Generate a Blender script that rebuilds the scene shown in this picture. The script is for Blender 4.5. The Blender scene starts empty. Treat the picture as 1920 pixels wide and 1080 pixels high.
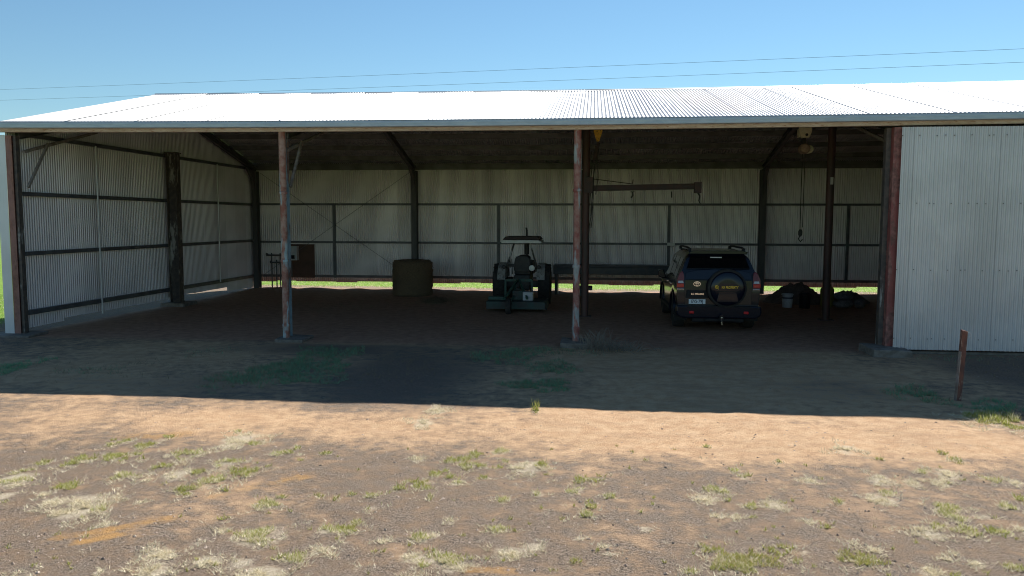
import bpy, bmesh, math, random
import numpy as np
from mathutils import Vector, Matrix
rad = math.radians
random.seed(11)
RNG = np.random.default_rng(5)
SC = bpy.context.scene
COL = SC.collection

# ------------------------------------------------------------------ camera, sky, sun, exposure
F, PIT, YAW, ROLL = 1469.46, 0.0859, 0.1024, 0.0028
CAM = np.array([12.3172, -15.5935, 2.5018])
_cp, _sp, _cy, _sy = math.cos(PIT), math.sin(PIT), math.cos(YAW), math.sin(YAW)
FW = np.array([-_sy*_cp, _cy*_cp, -_sp]); _r = np.array([_cy, _sy, 0.0]); _u = np.cross(_r, FW)
RT = math.cos(ROLL)*_r + math.sin(ROLL)*_u
UP = -math.sin(ROLL)*_r + math.cos(ROLL)*_u
cd = bpy.data.cameras.new('camera'); cam = bpy.data.objects.new('camera', cd); COL.objects.link(cam)
cam.matrix_world = Matrix(((RT[0], UP[0], -FW[0], CAM[0]), (RT[1], UP[1], -FW[1], CAM[1]), (RT[2], UP[2], -FW[2], CAM[2]), (0, 0, 0, 1)))
cd.sensor_width = 36; cd.lens = F/1920*36; cd.clip_start = 0.1; cd.clip_end = 6000
SC.camera = cam

SUN_EL, SUN_AZ = rad(39.8), rad(22)          # azimuth measured from +Y towards +X
w = bpy.data.worlds.new('World'); SC.world = w; w.use_nodes = True
nt = w.node_tree; sky = nt.nodes.new('ShaderNodeTexSky'); sky.sky_type = 'NISHITA'; sky.sun_disc = False
sky.sun_elevation = SUN_EL; sky.sun_rotation = SUN_AZ; sky.altitude = 0; sky.air_density = 1.15; sky.dust_density = 0.0; sky.ozone_density = 6
bg = nt.nodes['Background']; tint = nt.nodes.new('ShaderNodeMix'); tint.data_type = 'RGBA'; tint.blend_type = 'MULTIPLY'; tint.inputs[0].default_value = 1
tint.inputs[7].default_value = (.82, .90, .84, 1); nt.links.new(sky.outputs[0], tint.inputs[6]); nt.links.new(tint.outputs[2], bg.inputs[0]); bg.inputs[1].default_value = 0.062
sl = bpy.data.lights.new('sun', 'SUN'); sl.energy = 4.7; sl.angle = rad(0.53); sl.color = (1.0, 0.955, 0.89)
so = bpy.data.objects.new('sun', sl); COL.objects.link(so)
sd = Vector((math.sin(SUN_AZ)*math.cos(SUN_EL), math.cos(SUN_AZ)*math.cos(SUN_EL), math.sin(SUN_EL)))
so.rotation_euler = sd.to_track_quat('Z', 'Y').to_euler(); so.location = (20, 40, 40)
SC.view_settings.view_transform = 'Standard'; SC.view_settings.look = 'None'
SC.view_settings.exposure = 1.08; SC.view_settings.gamma = 1.0
SC.view_settings.use_curve_mapping = False
SC.cycles.use_denoising = True; SC.cycles.filter_width = 1.05
SC.cycles.max_bounces = 8; SC.cycles.diffuse_bounces = 6; SC.cycles.glossy_bounces = 4

def ray(px, py):
    return FW + RT*(px-960)/F - UP*(py-540)/F
def gpt(px, py, z=0.0):
    d = ray(px, py); t = (z-CAM[2])/d[2]; return CAM + t*d
def ypt(px, py, y):
    d = ray(px, py); t = (y-CAM[1])/d[1]; return CAM + t*d

# ------------------------------------------------------------------ mesh helpers
class MB:
    def __init__(self): self.v = []; self.f = []
    def add(self, vs, fs):
        o = len(self.v); self.v += [tuple(p) for p in vs]; self.f += [tuple(i+o for i in f) for f in fs]; return self
    def box(self, x0, x1, y0, y1, z0, z1, M=None):
        vs = [(x0,y0,z0),(x1,y0,z0),(x1,y1,z0),(x0,y1,z0),(x0,y0,z1),(x1,y0,z1),(x1,y1,z1),(x0,y1,z1)]
        if M is not None: vs = [M @ Vector(p) for p in vs]
        return self.add(vs, [(3,2,1,0),(4,5,6,7),(0,1,5,4),(1,2,6,5),(2,3,7,6),(3,0,4,7)])
    def bar(self, p, q, wd, ht, up=(0,0,1)):
        p, q = Vector(p), Vector(q); d = (q-p); L = d.length; d.normalize()
        s = d.cross(Vector(up))
        if s.length < 1e-4: s = d.cross(Vector((0,1,0)))
        s.normalize(); n = s.cross(d)
        M = Matrix(((s.x,d.x,n.x,p.x),(s.y,d.y,n.y,p.y),(s.z,d.z,n.z,p.z),(0,0,0,1)))
        return self.box(-wd/2, wd/2, 0, L, -ht/2, ht/2, M)
    def tube(self, pts, r, n=10, cap=True):
        pts = [Vector(p) for p in pts]; R = r if isinstance(r, (list, tuple)) else [r]*len(pts)
        rings = []; prev = None
        for i, p in enumerate(pts):
            d = (pts[min(i+1, len(pts)-1)] - pts[max(i-1, 0)]).normalized()
            a = Vector((0,0,1)) if abs(d.z) < .9 else Vector((1,0,0))
            if prev is not None: a = prev
            s = d.cross(a).normalized(); t = s.cross(d).normalized(); prev = t
            rings.append([p + (s*math.cos(k*2*math.pi/n) + t*math.sin(k*2*math.pi/n))*R[i] for k in range(n)])
        o = len(self.v)
        for rg in rings: self.v += [tuple(p) for p in rg]
        for i in range(len(rings)-1):
            for k in range(n):
                a = o+i*n+k; b = o+i*n+(k+1) % n
                self.f.append((a, b, b+n, a+n))
        if cap:
            self.f.append(tuple(o+k for k in reversed(range(n)))); self.f.append(tuple(o+(len(rings)-1)*n+k for k in range(n)))
        return self
    def lathe(self, prof, o=(0,0,0), axis='Z', n=24, M=None):
        base = len(self.v)
        for r, h in prof:
            for k in range(n):
                c, s = r*math.cos(2*math.pi*k/n), r*math.sin(2*math.pi*k/n)
                p = {'Z': (c, s, h), 'Y': (c, h, s), 'X': (h, c, s)}[axis]
                p = Vector(p)+Vector(o)
                if M is not None: p = M @ p
                self.v.append(tuple(p))
        for i in range(len(prof)-1):
            for k in range(n):
                a = base+i*n+k; b = base+i*n+(k+1) % n
                self.f.append((a, b, b+n, a+n))
        self.f.append(tuple(base+k for k in reversed(range(n)))); self.f.append(tuple(base+(len(prof)-1)*n+k for k in range(n)))
        return self
    def prism(self, poly, a, b, plane='XZ'):
        def P(u, v, t): return {'XZ': (u, t, v), 'YZ': (t, u, v), 'XY': (u, v, t)}[plane]
        n = len(poly); vs = [P(u, v, a) for u, v in poly] + [P(u, v, b) for u, v in poly]
        fs = [tuple(range(n)), tuple(reversed(range(n, 2*n)))] + [(i, i+n, (i+1) % n+n, (i+1) % n) for i in range(n)]
        return self.add(vs, fs)
    def ibeam(self, p, q, wd, ht, up, tf=.012, tw=.01):
        """I section: flanges apart along 'up'."""
        p, q, upv = Vector(p), Vector(q), Vector(up).normalized()
        d = (q-p).normalized(); upv = (upv - d*upv.dot(d)).normalized()
        for s in (1, -1):
            off = upv*(s*(ht/2-tf/2)); self.bar(p+off, q+off, wd, tf, upv)
        self.bar(p, q, tw, ht-2*tf-.001, upv); return self
    def build(self, name, m, parent=None, smooth=None, bevel=None, loc=None):
        me = bpy.data.meshes.new(name); me.from_pydata(self.v, [], self.f); me.update()
        bm = bmesh.new(); bm.from_mesh(me); bmesh.ops.recalc_face_normals(bm, faces=bm.faces); bm.to_mesh(me); bm.free()
        if smooth:
            for p in me.polygons: p.use_smooth = True
            me.set_sharp_from_angle(angle=rad(smooth))
        return link(name, me, m, parent, bevel, loc)
def link(name, me, m, parent=None, bevel=None, loc=None):
    o = bpy.data.objects.new(name, me); COL.objects.link(o)
    if m is not None and not len(me.materials): me.materials.append(m)
    if parent is not None: o.parent = parent
    if loc is not None: o.location = loc
    if bevel:
        b = o.modifiers.new('bevel', 'BEVEL'); b.width = bevel; b.segments = 2; b.limit_method = 'ANGLE'; b.angle_limit = rad(30)
    return o
def tag(o, label, cat, group=None):
    o['label'] = label; o['category'] = cat
    if group: o['group'] = group
    return o
def thing(name, label, cat, loc=(0,0,0), rz=0.0, group=None):
    o = bpy.data.objects.new(name, None); COL.objects.link(o); o.location = loc; o.rotation_euler = (0, 0, rz)
    o.empty_display_size = .2
    return tag(o, label, cat, group)
def text(name, s, size, m, parent, loc, rot, depth=.002, squash=(1, 1), bold=0.0):
    c = bpy.data.curves.new(name, 'FONT'); c.body = s; c.size = size; c.align_x = 'CENTER'; c.align_y = 'CENTER'; c.extrude = depth; c.offset = bold
    t = bpy.data.objects.new(name, c); COL.objects.link(t)
    bpy.context.view_layer.update()
    me = bpy.data.meshes.new_from_object(t.evaluated_get(bpy.context.evaluated_depsgraph_get()))
    bpy.data.objects.remove(t); me.name = name
    me.transform(Matrix.Diagonal((squash[0], squash[1], 1, 1))); me.materials.clear()
    o = link(name, me, m, parent, None, loc); o.rotation_euler = rot
    return o

# ------------------------------------------------------------------ materials
def newmat(name):
    m = bpy.data.materials.new(name); m.use_nodes = True
    return m, m.node_tree, m.node_tree.nodes['Principled BSDF']
def N(nt, t, **kw):
    n = nt.nodes.new(t)
    for k, v in kw.items(): setattr(n, k, v)
    return n
def noise(nt, vec, scale, detail=4, rough=.55, stretch=None):
    n = N(nt, 'ShaderNodeTexNoise'); n.inputs['Scale'].default_value = scale; n.inputs['Detail'].default_value = detail; n.inputs['Roughness'].default_value = rough
    if stretch:
        mp = N(nt, 'ShaderNodeMapping'); mp.inputs['Scale'].default_value = stretch; nt.links.new(vec, mp.inputs['Vector']); vec = mp.outputs[0]
    nt.links.new(vec, n.inputs['Vector']); return n.outputs['Fac']
def ramp(nt, fac, a, b):
    n = N(nt, 'ShaderNodeMapRange', interpolation_type='SMOOTHSTEP'); n.inputs[1].default_value = a; n.inputs[2].default_value = b
    nt.links.new(fac, n.inputs[0]); return n.outputs[0]
def mixc(nt, fac, a, b):
    n = N(nt, 'ShaderNodeMix', data_type='RGBA')
    for s, v in ((n.inputs[0], fac), (n.inputs[6], a), (n.inputs[7], b)):
        if isinstance(v, (int, float)): s.default_value = v
        elif isinstance(v, tuple): s.default_value = v + (1,) if len(v) == 3 else v
        else: nt.links.new(v, s)
    return n.outputs[2]
def math_(nt, op, a, b=0.0):
    n = N(nt, 'ShaderNodeMath', operation=op)
    for s, v in ((n.inputs[0], a), (n.inputs[1], b)):
        if isinstance(v, (int, float)): s.default_value = v
        else: nt.links.new(v, s)
    return n.outputs[0]
def bump(nt, bs, h, strength, dist):
    b = N(nt, 'ShaderNodeBump'); b.inputs['Strength'].default_value = strength; b.inputs['Distance'].default_value = dist
    nt.links.new(h, b.inputs['Height']); nt.links.new(b.outputs[0], bs.inputs['Normal'])
def pos(nt): return N(nt, 'ShaderNodeNewGeometry').outputs['Position']
def noisy(name, c1, c2, scale=6, rough=.7, metal=0.0, stretch=None, bmp=None, lo=.35, hi=.65, c3=None, s3=30, local=False):
    m, nt, bs = newmat(name)
    p = N(nt, 'ShaderNodeTexCoord').outputs['Object'] if local else pos(nt)
    f = ramp(nt, noise(nt, p, scale, 5, .6, stretch), lo, hi); c = mixc(nt, f, c1, c2)
    if c3: c = mixc(nt, ramp(nt, noise(nt, p, s3, 4, .6, stretch), .55, .66), c, c3)
    nt.links.new(c, bs.inputs['Base Color']); bs.inputs['Roughness'].default_value = rough; bs.inputs['Metallic'].default_value = metal
    if bmp: bump(nt, bs, noise(nt, p, bmp[0], 4), bmp[1], bmp[2])
    return m
def plain(name, c, rough=.5, metal=0.0, coat=0.0):
    m, nt, bs = newmat(name); bs.inputs['Base Color'].default_value = c + (1,); bs.inputs['Roughness'].default_value = rough; bs.inputs['Metallic'].default_value = metal
    bs.inputs['Coat Weight'].default_value = coat; bs.inputs['Specular IOR Level'].default_value = .25 if max(c) < .02 else .5; bs.inputs['Coat Roughness'].default_value = .04
    return m
def galv(name, base, rough, metal, foot_tint=False, vary=.16):
    m, nt, bs = newmat(name); p = pos(nt)
    st = noise(nt, p, 1.0, 5, .65, (9, 9, .5)); big = noise(nt, p, .9, 4)
    c = mixc(nt, ramp(nt, st, .3, .7), tuple(x*.9 for x in base), base)
    c = mixc(nt, ramp(nt, big, .35, .65), c, tuple(x*1.08 for x in base))
    rnd = N(nt, 'ShaderNodeObjectInfo').outputs['Random']
    k = math_(nt, 'ADD', math_(nt, 'MULTIPLY', rnd, vary), 1-vary/2)
    hs = N(nt, 'ShaderNodeHueSaturation'); nt.links.new(c, hs.inputs['Color']); nt.links.new(k, hs.inputs['Value']); c = hs.outputs[0]
    if foot_tint:      # reddish tint at the foot of the sheets, fading upwards
        z = N(nt, 'ShaderNodeSeparateXYZ'); nt.links.new(p, z.inputs[0])
        d = math_(nt, 'ADD', z.outputs[2], math_(nt, 'MULTIPLY', noise(nt, p, 3.0, 5), -.35))
        c = mixc(nt, math_(nt, 'MULTIPLY', ramp(nt, d, .38, .10), .75), c, (.30, .135, .09))
    nt.links.new(c, bs.inputs['Base Color']); bs.inputs['Metallic'].default_value = metal
    rr = math_(nt, 'ADD', math_(nt, 'MULTIPLY', st, .2), rough-.1); nt.links.new(rr, bs.inputs['Roughness'])
    return m
def peel(name, paint, rust1, rust2, amount=.5, rough=.65):
    """paint flaking off rusty steel, patches stretched up and down"""
    m, nt, bs = newmat(name); p = pos(nt)
    r = mixc(nt, ramp(nt, noise(nt, p, 9, 5, .6), .35, .65), rust1, rust2)
    a = noise(nt, p, 1.6, 6, .62, (3.2, 3.2, .75))
    f = ramp(nt, a, amount-.035, amount+.035)
    c = mixc(nt, f, r, mixc(nt, ramp(nt, noise(nt, p, 5, 4), .4, .7), paint, tuple(x*.72 for x in paint)))
    nt.links.new(c, bs.inputs['Base Color']); bs.inputs['Roughness'].default_value = rough
    bump(nt, bs, f, .4, .004)
    return m
M = {}
M['roof'] = galv('roof_zinc', (.43, .44, .45), .50, .5, vary=.22)
M['wall'] = galv('wall_galvanised', (.68, .635, .64), .40, .55, foot_tint=True, vary=.24)
M['wall_left'] = galv('left_wall_galvanised', (.68, .64, .67), .42, .4, vary=.16)
M['door'] = galv('front_galvanised', (.60, .565, .565), .42, .4, vary=.10)
M['flash'] = galv('corner_flashing', (.66, .68, .70), .45, .25)
M['gutter'] = noisy('gutter_steel', (.36, .43, .53), (.44, .51, .60), 3, .42, .25, (1.5, 6, 6))
M['fascia'] = noisy('fascia_beam', (.62, .50, .40), (.48, .36, .27), 2.5, .75, .0, (1.2, 8, 8), None, .35, .65, (.36, .18, .11), 7)
M['pipe2'] = peel('pipe_peeling_blue', (.40, .52, .54), (.27, .105, .075), (.40, .26, .21), .53)
M['pipe3'] = peel('pipe_peeling_red', (.38, .40, .39), (.26, .075, .06), (.36, .20, .165), .56)
M['post_blue'] = peel('post_faded_blue', (.27, .36, .40), (.16, .09, .07), (.24, .15, .12), .47)
M['post_red'] = peel('post_red_oxide', (.34, .10, .085), (.17, .075, .06), (.40, .17, .14), .46)
M['post_end'] = peel('post_rust_red', (.30, .15, .12), (.19, .085, .06), (.30, .14, .10), .5)
M['post_inner'] = peel('post_inner_peeling', (.42, .40, .36), (.07, .06, .055), (.13, .10, .08), .60)
M['steel'] = noisy('dark_frame_steel', (.085, .085, .088), (.12, .115, .11), 3, .6, .2, (2, 2, .6))
M['girt'] = noisy('girt_steel', (.16, .165, .17), (.11, .11, .115), 2.5, .55, .35)
M['purlin'] = noisy('purlin_steel', (.22, .21, .20), (.15, .14, .13), 2.0, .6, .3)
M['conduit'] = plain('galvanised_rod', (.62, .63, .63), .45, .5)
M['brace'] = noisy('brace_angle', (.30, .27, .24), (.20, .16, .13), 8, .65, .1)
M['concrete'] = noisy('concrete', (.22, .19, .16), (.14, .115, .09), 7, .9, 0, None, (30, .6, .02))
M['screw'] = plain('screw_head', (.16, .15, .14), .6, .3)

# ------------------------------------------------------------------ ground
def vnoise(x, y, s, seed):
    r = np.random.default_rng(seed); G = r.random((256, 256))
    x = x/s; y = y/s; xi = np.floor(x).astype(int); yi = np.floor(y).astype(int); fx = x-xi; fy = y-yi
    fx = fx*fx*(3-2*fx); fy = fy*fy*(3-2*fy); g = lambda a, b: G[a % 256, b % 256]
    return (g(xi, yi)*(1-fx)+g(xi+1, yi)*fx)*(1-fy) + (g(xi, yi+1)*(1-fx)+g(xi+1, yi+1)*fx)*fy
def hgt(x, y):
    x = np.asarray(x, float); y = np.asarray(y, float)
    h = .018*(vnoise(x, y, 2.7, 1)-.5) + .022*(vnoise(x, y, .8, 2)-.5) + .014*(vnoise(x, y, .27, 3)-.5)
    inside = np.clip((y+.6)/.8, 0, 1)*np.clip((12.0-y)/.5, 0, 1)*np.clip((x+.5)/.5, 0, 1)
    h = h*(1-.55*inside)
    # loose soil banked along the foot of the back wall
    h = h + .075*np.exp(-((y-11.95)/.22)**2)*(vnoise(x, y, .55, 8)-.15)*(x > -.5)*(x < 31)
    xc = 15.1 - .035*(y-2)**2*(y < 2); ins = np.clip((2.5-y)/1.0, 0, 1)*np.clip((y+11)/3, 0, 1)      # wheel ruts leading to the parked car
    for o_ in (-.78, .78, -1.55, .15):
        d_ = x-xc-o_-(.0 if abs(o_) == .78 else .35*np.sin(y*.4))
        h = h + ins*(.35+.65*vnoise(x, y, .9, 44))*(-.008*np.exp(-(d_/.10)**2) + .004*np.exp(-((np.abs(d_)-.19)/.07)**2))
    far = np.clip((np.hypot(x-12, y)-60)/200, 0, 1)
    return h*(1-far) - .03*far
def spaced(segs):
    out = []
    for a, b, s in segs: out.append(np.arange(a, b, s))
    return np.concatenate(out)
def far(a, n, end): return a*np.power(end/a, np.arange(1, n+1)/n)
gx = np.concatenate([12-far(34, 14, 3000)[::-1], spaced([(-22, -4, 1.2), (-4, 3, .2), (3, 21, .075), (21, 30, .22), (30, 46, 1.0)]), 12+far(34, 14, 3000)])
gy = np.concatenate([-far(16, 8, 600)[::-1], spaced([(-16, -11.2, .35), (-11.2, -4.4, .065), (-4.4, 0, .12), (0, 10.8, .25), (10.8, 16, .1), (16, 30, .8)]), far(30, 16, 3500)])
GX, GY = np.meshgrid(gx, gy, indexing='ij'); GZ = hgt(GX, GY)
def ell(px, py, rx, ry, soft=1.0):
    """soft ellipse on the ground whose centre and radii are read off the photograph"""
    c = gpt(px, py); s = F/np.dot(c-CAM, FW); e = (CAM[2])/np.linalg.norm((c-CAM)[:2])
    a, b = rx/s, ry/s/e
    d = ((GX-c[0])/a)**2 + ((GY-c[1])/b)**2
    return np.exp(-d*soft)
wob = vnoise(GX, GY, 1.1, 21)*.6 + vnoise(GX, GY, .35, 22)*.4
red = np.zeros_like(GX); dark = np.zeros_like(GX); orange = np.zeros_like(GX); straw = np.zeros_like(GX)
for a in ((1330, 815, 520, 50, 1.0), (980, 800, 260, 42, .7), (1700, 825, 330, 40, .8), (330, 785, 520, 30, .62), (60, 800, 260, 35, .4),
          (1350, 690, 400, 90, 1.2), (250, 680, 420, 60, .75), (640, 640, 420, 14, .5), (700, 800, 300, 40, .55), (380, 930, 230, 40, .28), (1120, 880, 120, 25, .35)):  # ellipses under the eave: red soil, coloured redder to lift the dark shade
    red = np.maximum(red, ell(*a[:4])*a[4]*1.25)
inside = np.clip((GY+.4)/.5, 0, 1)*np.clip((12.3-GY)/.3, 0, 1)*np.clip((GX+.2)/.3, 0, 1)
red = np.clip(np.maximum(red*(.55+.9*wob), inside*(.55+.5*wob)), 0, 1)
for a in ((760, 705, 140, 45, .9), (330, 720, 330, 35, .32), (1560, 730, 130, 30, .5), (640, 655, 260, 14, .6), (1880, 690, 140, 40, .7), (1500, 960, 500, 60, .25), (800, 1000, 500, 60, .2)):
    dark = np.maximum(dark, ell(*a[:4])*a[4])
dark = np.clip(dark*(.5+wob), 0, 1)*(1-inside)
for x0, y0, x1, y1, r in ((100, 1010, 310, 975, 26), (400, 930, 560, 895, 26), (215, 1005, 150, 1015, 20), (880, 1068, 960, 1068, 24), (250, 820, 340, 815, 30)):
    for k in range(7):
        t = k/6; orange = np.maximum(orange, ell(x0+(x1-x0)*t, y0+(y1-y0)*t, r, 8)*.8)
orange = np.clip(orange*(.4+wob), 0, 1)
green = np.maximum(np.clip((GY-12.75-.5*wob)/.9, 0, 1), np.clip((-1.2-GX-.6*wob)/.9, 0, 1)*np.clip((GY+3-2*wob)/2, 0, 1))
green = np.maximum(green, np.clip((np.hypot(GX-12, GY+4)-24)/8, 0, 1))

# patches of grass: centre and radius in photo pixels, g green / s straw / o olive / m mixed
PATCH = '''220 829 18 g;269 838 14 g;307 822 15 g;284 835 10 g;213 858 18 g;151 862 26 g;27 896 36 m;80 869 12 g;129 911 20 g;253 858 20 g;240 889 23 m;271 896 15 m
302 876 17 g;329 889 24 s;371 887 13 g;351 853 26 m;351 920 22 g;400 904 26 m;427 871 23 m;458 887 26 g;418 922 13 o;444 809 8 g;453 822 32 s;478 831 10 g;520 851 11 m
560 840 10 m;562 851 9 g;558 865 9 g;542 849 9 g;611 849 9 g;498 944 23 m;527 931 10 g;602 929 11 o;627 935 10 o;413 975 14 g;415 993 12 s;489 1002 42 m;618 991 22 m
551 1044 26 m;302 1038 34 s;387 1053 28 s;289 1067 40 s;155 947 46 s;185 955 16 m;80 927 14 s;100 940 20 s;120 962 14 s;42 1076 24 s;371 1017 14 s;604 1029 18 s;489 1076 42 s
453 1053 20 s;196 1071 14 s;620 1037 14 s;5 930 16 s;265 940 10 s;196 982 14 s;893 851 15 g;871 860 15 g;844 863 13 g;880 873 19 g;902 872 10 g;933 875 9 g;947 864 6 g
938 844 14 m;818 887 15 g;833 882 9 g;844 893 10 g;858 902 14 m;778 907 22 g;800 915 11 g;749 915 13 g;735 924 11 g;698 929 15 m;769 922 7 g;802 933 13 o;855 937 9 o
698 951 17 m;660 927 9 o;653 991 24 g;670 978 12 m;640 1015 10 s;1015 871 13 g;1022 895 14 g;1013 927 12 m;1089 902 14 g;1118 898 18 g;1071 923 13 m;1089 915 10 m;1113 949 21 g
1142 933 12 m;1102 967 17 m;1047 969 12 o;942 938 12 m;907 895 10 g;1004 771 8 g;931 991 22 m;1004 1019 18 s;720 1011 16 s;787 1007 18 m;810 1002 12 s;824 1049 50 m;770 1042 20 s
850 1060 25 s;667 1060 16 s;956 1035 30 s;929 1029 13 m;1078 1051 12 o;1147 1038 10 s;1213 993 12 m;1131 1024 10 s;1207 964 9 m;1089 1007 10 s;791 791 20 s;818 767 18 s;784 858 13 s
987 873 30 s;1271 845 8 g;842 976 12 s;1324 837 8 g;1587 842 22 s;1651 863 7 o;1789 862 12 m;1767 851 9 o;1727 887 9 m;1871 787 44 g;1840 783 18 g;1820 780 12 m;1387 871 7 g
1376 884 10 m;1400 896 13 m;1460 867 6 m;1342 918 22 m;1320 936 20 s;1407 949 15 m;1340 967 15 s;1382 969 16 s;1410 969 8 o;1449 944 20 s;1364 938 8 g;1520 978 13 s;1549 987 12 g
1518 902 14 s;1573 942 11 m;1649 898 22 s;1653 936 26 s;1665 925 14 m;1709 902 18 s;1760 905 16 s;1773 890 22 s;1773 953 24 m;1791 971 22 m;1849 969 16 m;1889 951 15 m;1911 936 12 g
1733 996 28 s;1760 989 12 m;1813 998 26 m;1862 996 16 g;1889 998 14 m;1915 993 12 s;1391 1049 66 o;1458 1031 28 g;1333 1029 22 g;1380 1066 34 g;1350 1050 22 s;1493 1049 13 g;1509 1033 11 m
1611 1047 42 o;1596 1018 14 s;1640 1030 20 s;1776 1049 16 s;1751 1071 24 s;1830 1058 14 s;1893 1064 12 g;1913 1067 13 g;1293 1072 13 m;1796 1078 14 g;1795 1038 14 s;1860 900 16 m;1905 905 14 s'''
patches = []
for e in PATCH.replace('\n', ';').split(';'):
    x, y, r, k = e.split(); patches.append((float(x), float(y), float(r), k))
for x, y, r, k in patches:
    straw = np.maximum(straw, ell(x, y+2, r*1.3, r*.55)*(1.15 if k == 's' else .95 if k == 'm' else .6))
straw = np.clip(straw*(.35+1.1*vnoise(GX, GY, .16, 31)), 0, 1)

m, nt, bs = newmat('ground_soil')
p = pos(nt)
def att(n):
    a = N(nt, 'ShaderNodeAttribute'); a.attribute_name = n; return a.outputs['Fac']
n_big = noise(nt, p, .7, 6, .6); n_mid = noise(nt, p, 5, 6, .65); n_fine = noise(nt, p, 34, 6, .75); n_grit = noise(nt, p, 130, 3, .7)
n_g2 = noise(nt, p, 75, 4, .75); n_tr = noise(nt, p, 1.0, 8, .72, (.9, 3.2, 1))
grav = mixc(nt, ramp(nt, n_g2, .42, .58), (.05, .040, .032), (.36, .285, .22))
grav = mixc(nt, math_(nt, 'MULTIPLY', ramp(nt, n_fine, .44, .62), .4), grav, (.235, .18, .138))
grav = mixc(nt, ramp(nt, n_mid, .35, .7), grav, mixc(nt, ramp(nt, n_grit, .4, .6), (.135, .094, .064), (.33, .23, .15)))
grav = mixc(nt, math_(nt, 'MULTIPLY', ramp(nt, n_grit, .62, .72), .6), grav, (.42, .36, .30))
soil = mixc(nt, ramp(nt, n_mid, .3, .7), (.51, .315, .175), (.62, .425, .26))
soil = mixc(nt, math_(nt, 'MULTIPLY', ramp(nt, n_tr, .45, .68), .55), soil, (.36, .235, .145))
soil = mixc(nt, math_(nt, 'MULTIPLY', ramp(nt, n_fine, .52, .70), .55), soil, (.32, .195, .125))
soil = mixc(nt, math_(nt, 'MULTIPLY', ramp(nt, n_grit, .60, .72), .5), soil, (.56, .38, .26))
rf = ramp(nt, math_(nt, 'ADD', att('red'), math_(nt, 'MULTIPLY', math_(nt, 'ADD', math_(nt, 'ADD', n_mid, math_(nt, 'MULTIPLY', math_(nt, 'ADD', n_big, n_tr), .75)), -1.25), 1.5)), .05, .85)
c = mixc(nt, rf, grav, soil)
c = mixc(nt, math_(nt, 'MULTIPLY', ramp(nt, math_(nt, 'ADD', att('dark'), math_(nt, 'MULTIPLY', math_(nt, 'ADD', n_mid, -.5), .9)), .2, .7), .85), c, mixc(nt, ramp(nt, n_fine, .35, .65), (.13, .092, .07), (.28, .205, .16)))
c = mixc(nt, ramp(nt, math_(nt, 'ADD', att('orange'), math_(nt, 'MULTIPLY', math_(nt, 'ADD', n_mid, -.5), 1.4)), 0.2, 1.05), c, (.47, .27, .105))
c = mixc(nt, math_(nt, 'MULTIPLY', ramp(nt, math_(nt, 'ADD', att('straw'), math_(nt, 'MULTIPLY', math_(nt, 'ADD', n_fine, -.5), 1.1)), 0.4, 1.0), .65), c, mixc(nt, ramp(nt, n_g2, .35, .65), (.46, .38, .26), (.76, .68, .52)))
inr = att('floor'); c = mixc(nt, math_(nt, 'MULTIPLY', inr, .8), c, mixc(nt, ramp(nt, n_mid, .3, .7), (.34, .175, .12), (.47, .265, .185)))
gr = mixc(nt, ramp(nt, n_mid, .35, .65), (.12, .24, .03), (.22, .31, .06))
c = mixc(nt, ramp(nt, math_(nt, 'ADD', att('green'), math_(nt, 'MULTIPLY', math_(nt, 'ADD', n_mid, -.5), .7)), .3, .7), c, gr)
nt.links.new(c, bs.inputs['Base Color']); bs.inputs['Roughness'].default_value = .95; bs.inputs['Specular IOR Level'].default_value = .15
hh = math_(nt, 'ADD', math_(nt, 'MULTIPLY', n_fine, .7), math_(nt, 'MULTIPLY', n_grit, .35)); bump(nt, bs, hh, .9, .05)
M['ground'] = m
nx, ny = len(gx), len(gy)
me = bpy.data.meshes.new('ground')
idx = np.arange(nx*ny).reshape(nx, ny)
quads = np.stack([idx[:-1, :-1], idx[1:, :-1], idx[1:, 1:], idx[:-1, 1:]], -1).reshape(-1, 4)
me.from_pydata(np.stack([GX, GY, GZ], -1).reshape(-1, 3).tolist(), [], quads.tolist()); me.update()
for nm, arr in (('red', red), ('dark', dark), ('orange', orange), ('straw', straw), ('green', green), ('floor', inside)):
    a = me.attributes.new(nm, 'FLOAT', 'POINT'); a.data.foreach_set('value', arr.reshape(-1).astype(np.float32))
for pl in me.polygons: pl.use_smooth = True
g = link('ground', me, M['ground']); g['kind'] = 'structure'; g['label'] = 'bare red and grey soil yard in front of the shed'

# ------------------------------------------------------------------ the shed
def sag(X): return .055*((X-11)/11)**2 if X < 24 else .077
DB = 12.22                                     # plane of the back wall
SL = .247                                      # roof slope
def zr(Y): return 4.43 + (Y+.28)*SL if Y < 6.075 else 4.43 + (12.43-Y)*SL
TH = math.atan(SL); SLEN = 6.355/math.cos(TH)
XR = 30.4
shed = thing('farm_shed', 'long open fronted corrugated iron farm shed with white roof and rusty posts', 'shed')

PITCH = .0762
def corr(L, bottom=0.0, top=None, n=10, amp=.0132):
    """corrugated sheet: x across, y profile, z along; top may be a function of x"""
    seg = 12; k = n*seg+6; vs = []; fs = []
    for i in range(k+1):
        x = i*PITCH/seg; t_ = 2*math.pi*i/seg; y = amp*(math.cos(t_)-.12*math.cos(3*t_))
        vs.append((x, y, bottom)); vs.append((x, y, L if top is None else top(x)))
    for i in range(k): fs.append((2*i, 2*i+2, 2*i+3, 2*i+1))
    me = bpy.data.meshes.new('sheet'); me.from_pydata(vs, [], fs); me.update()
    for p_ in me.polygons: p_.use_smooth = True
    return me

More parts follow.
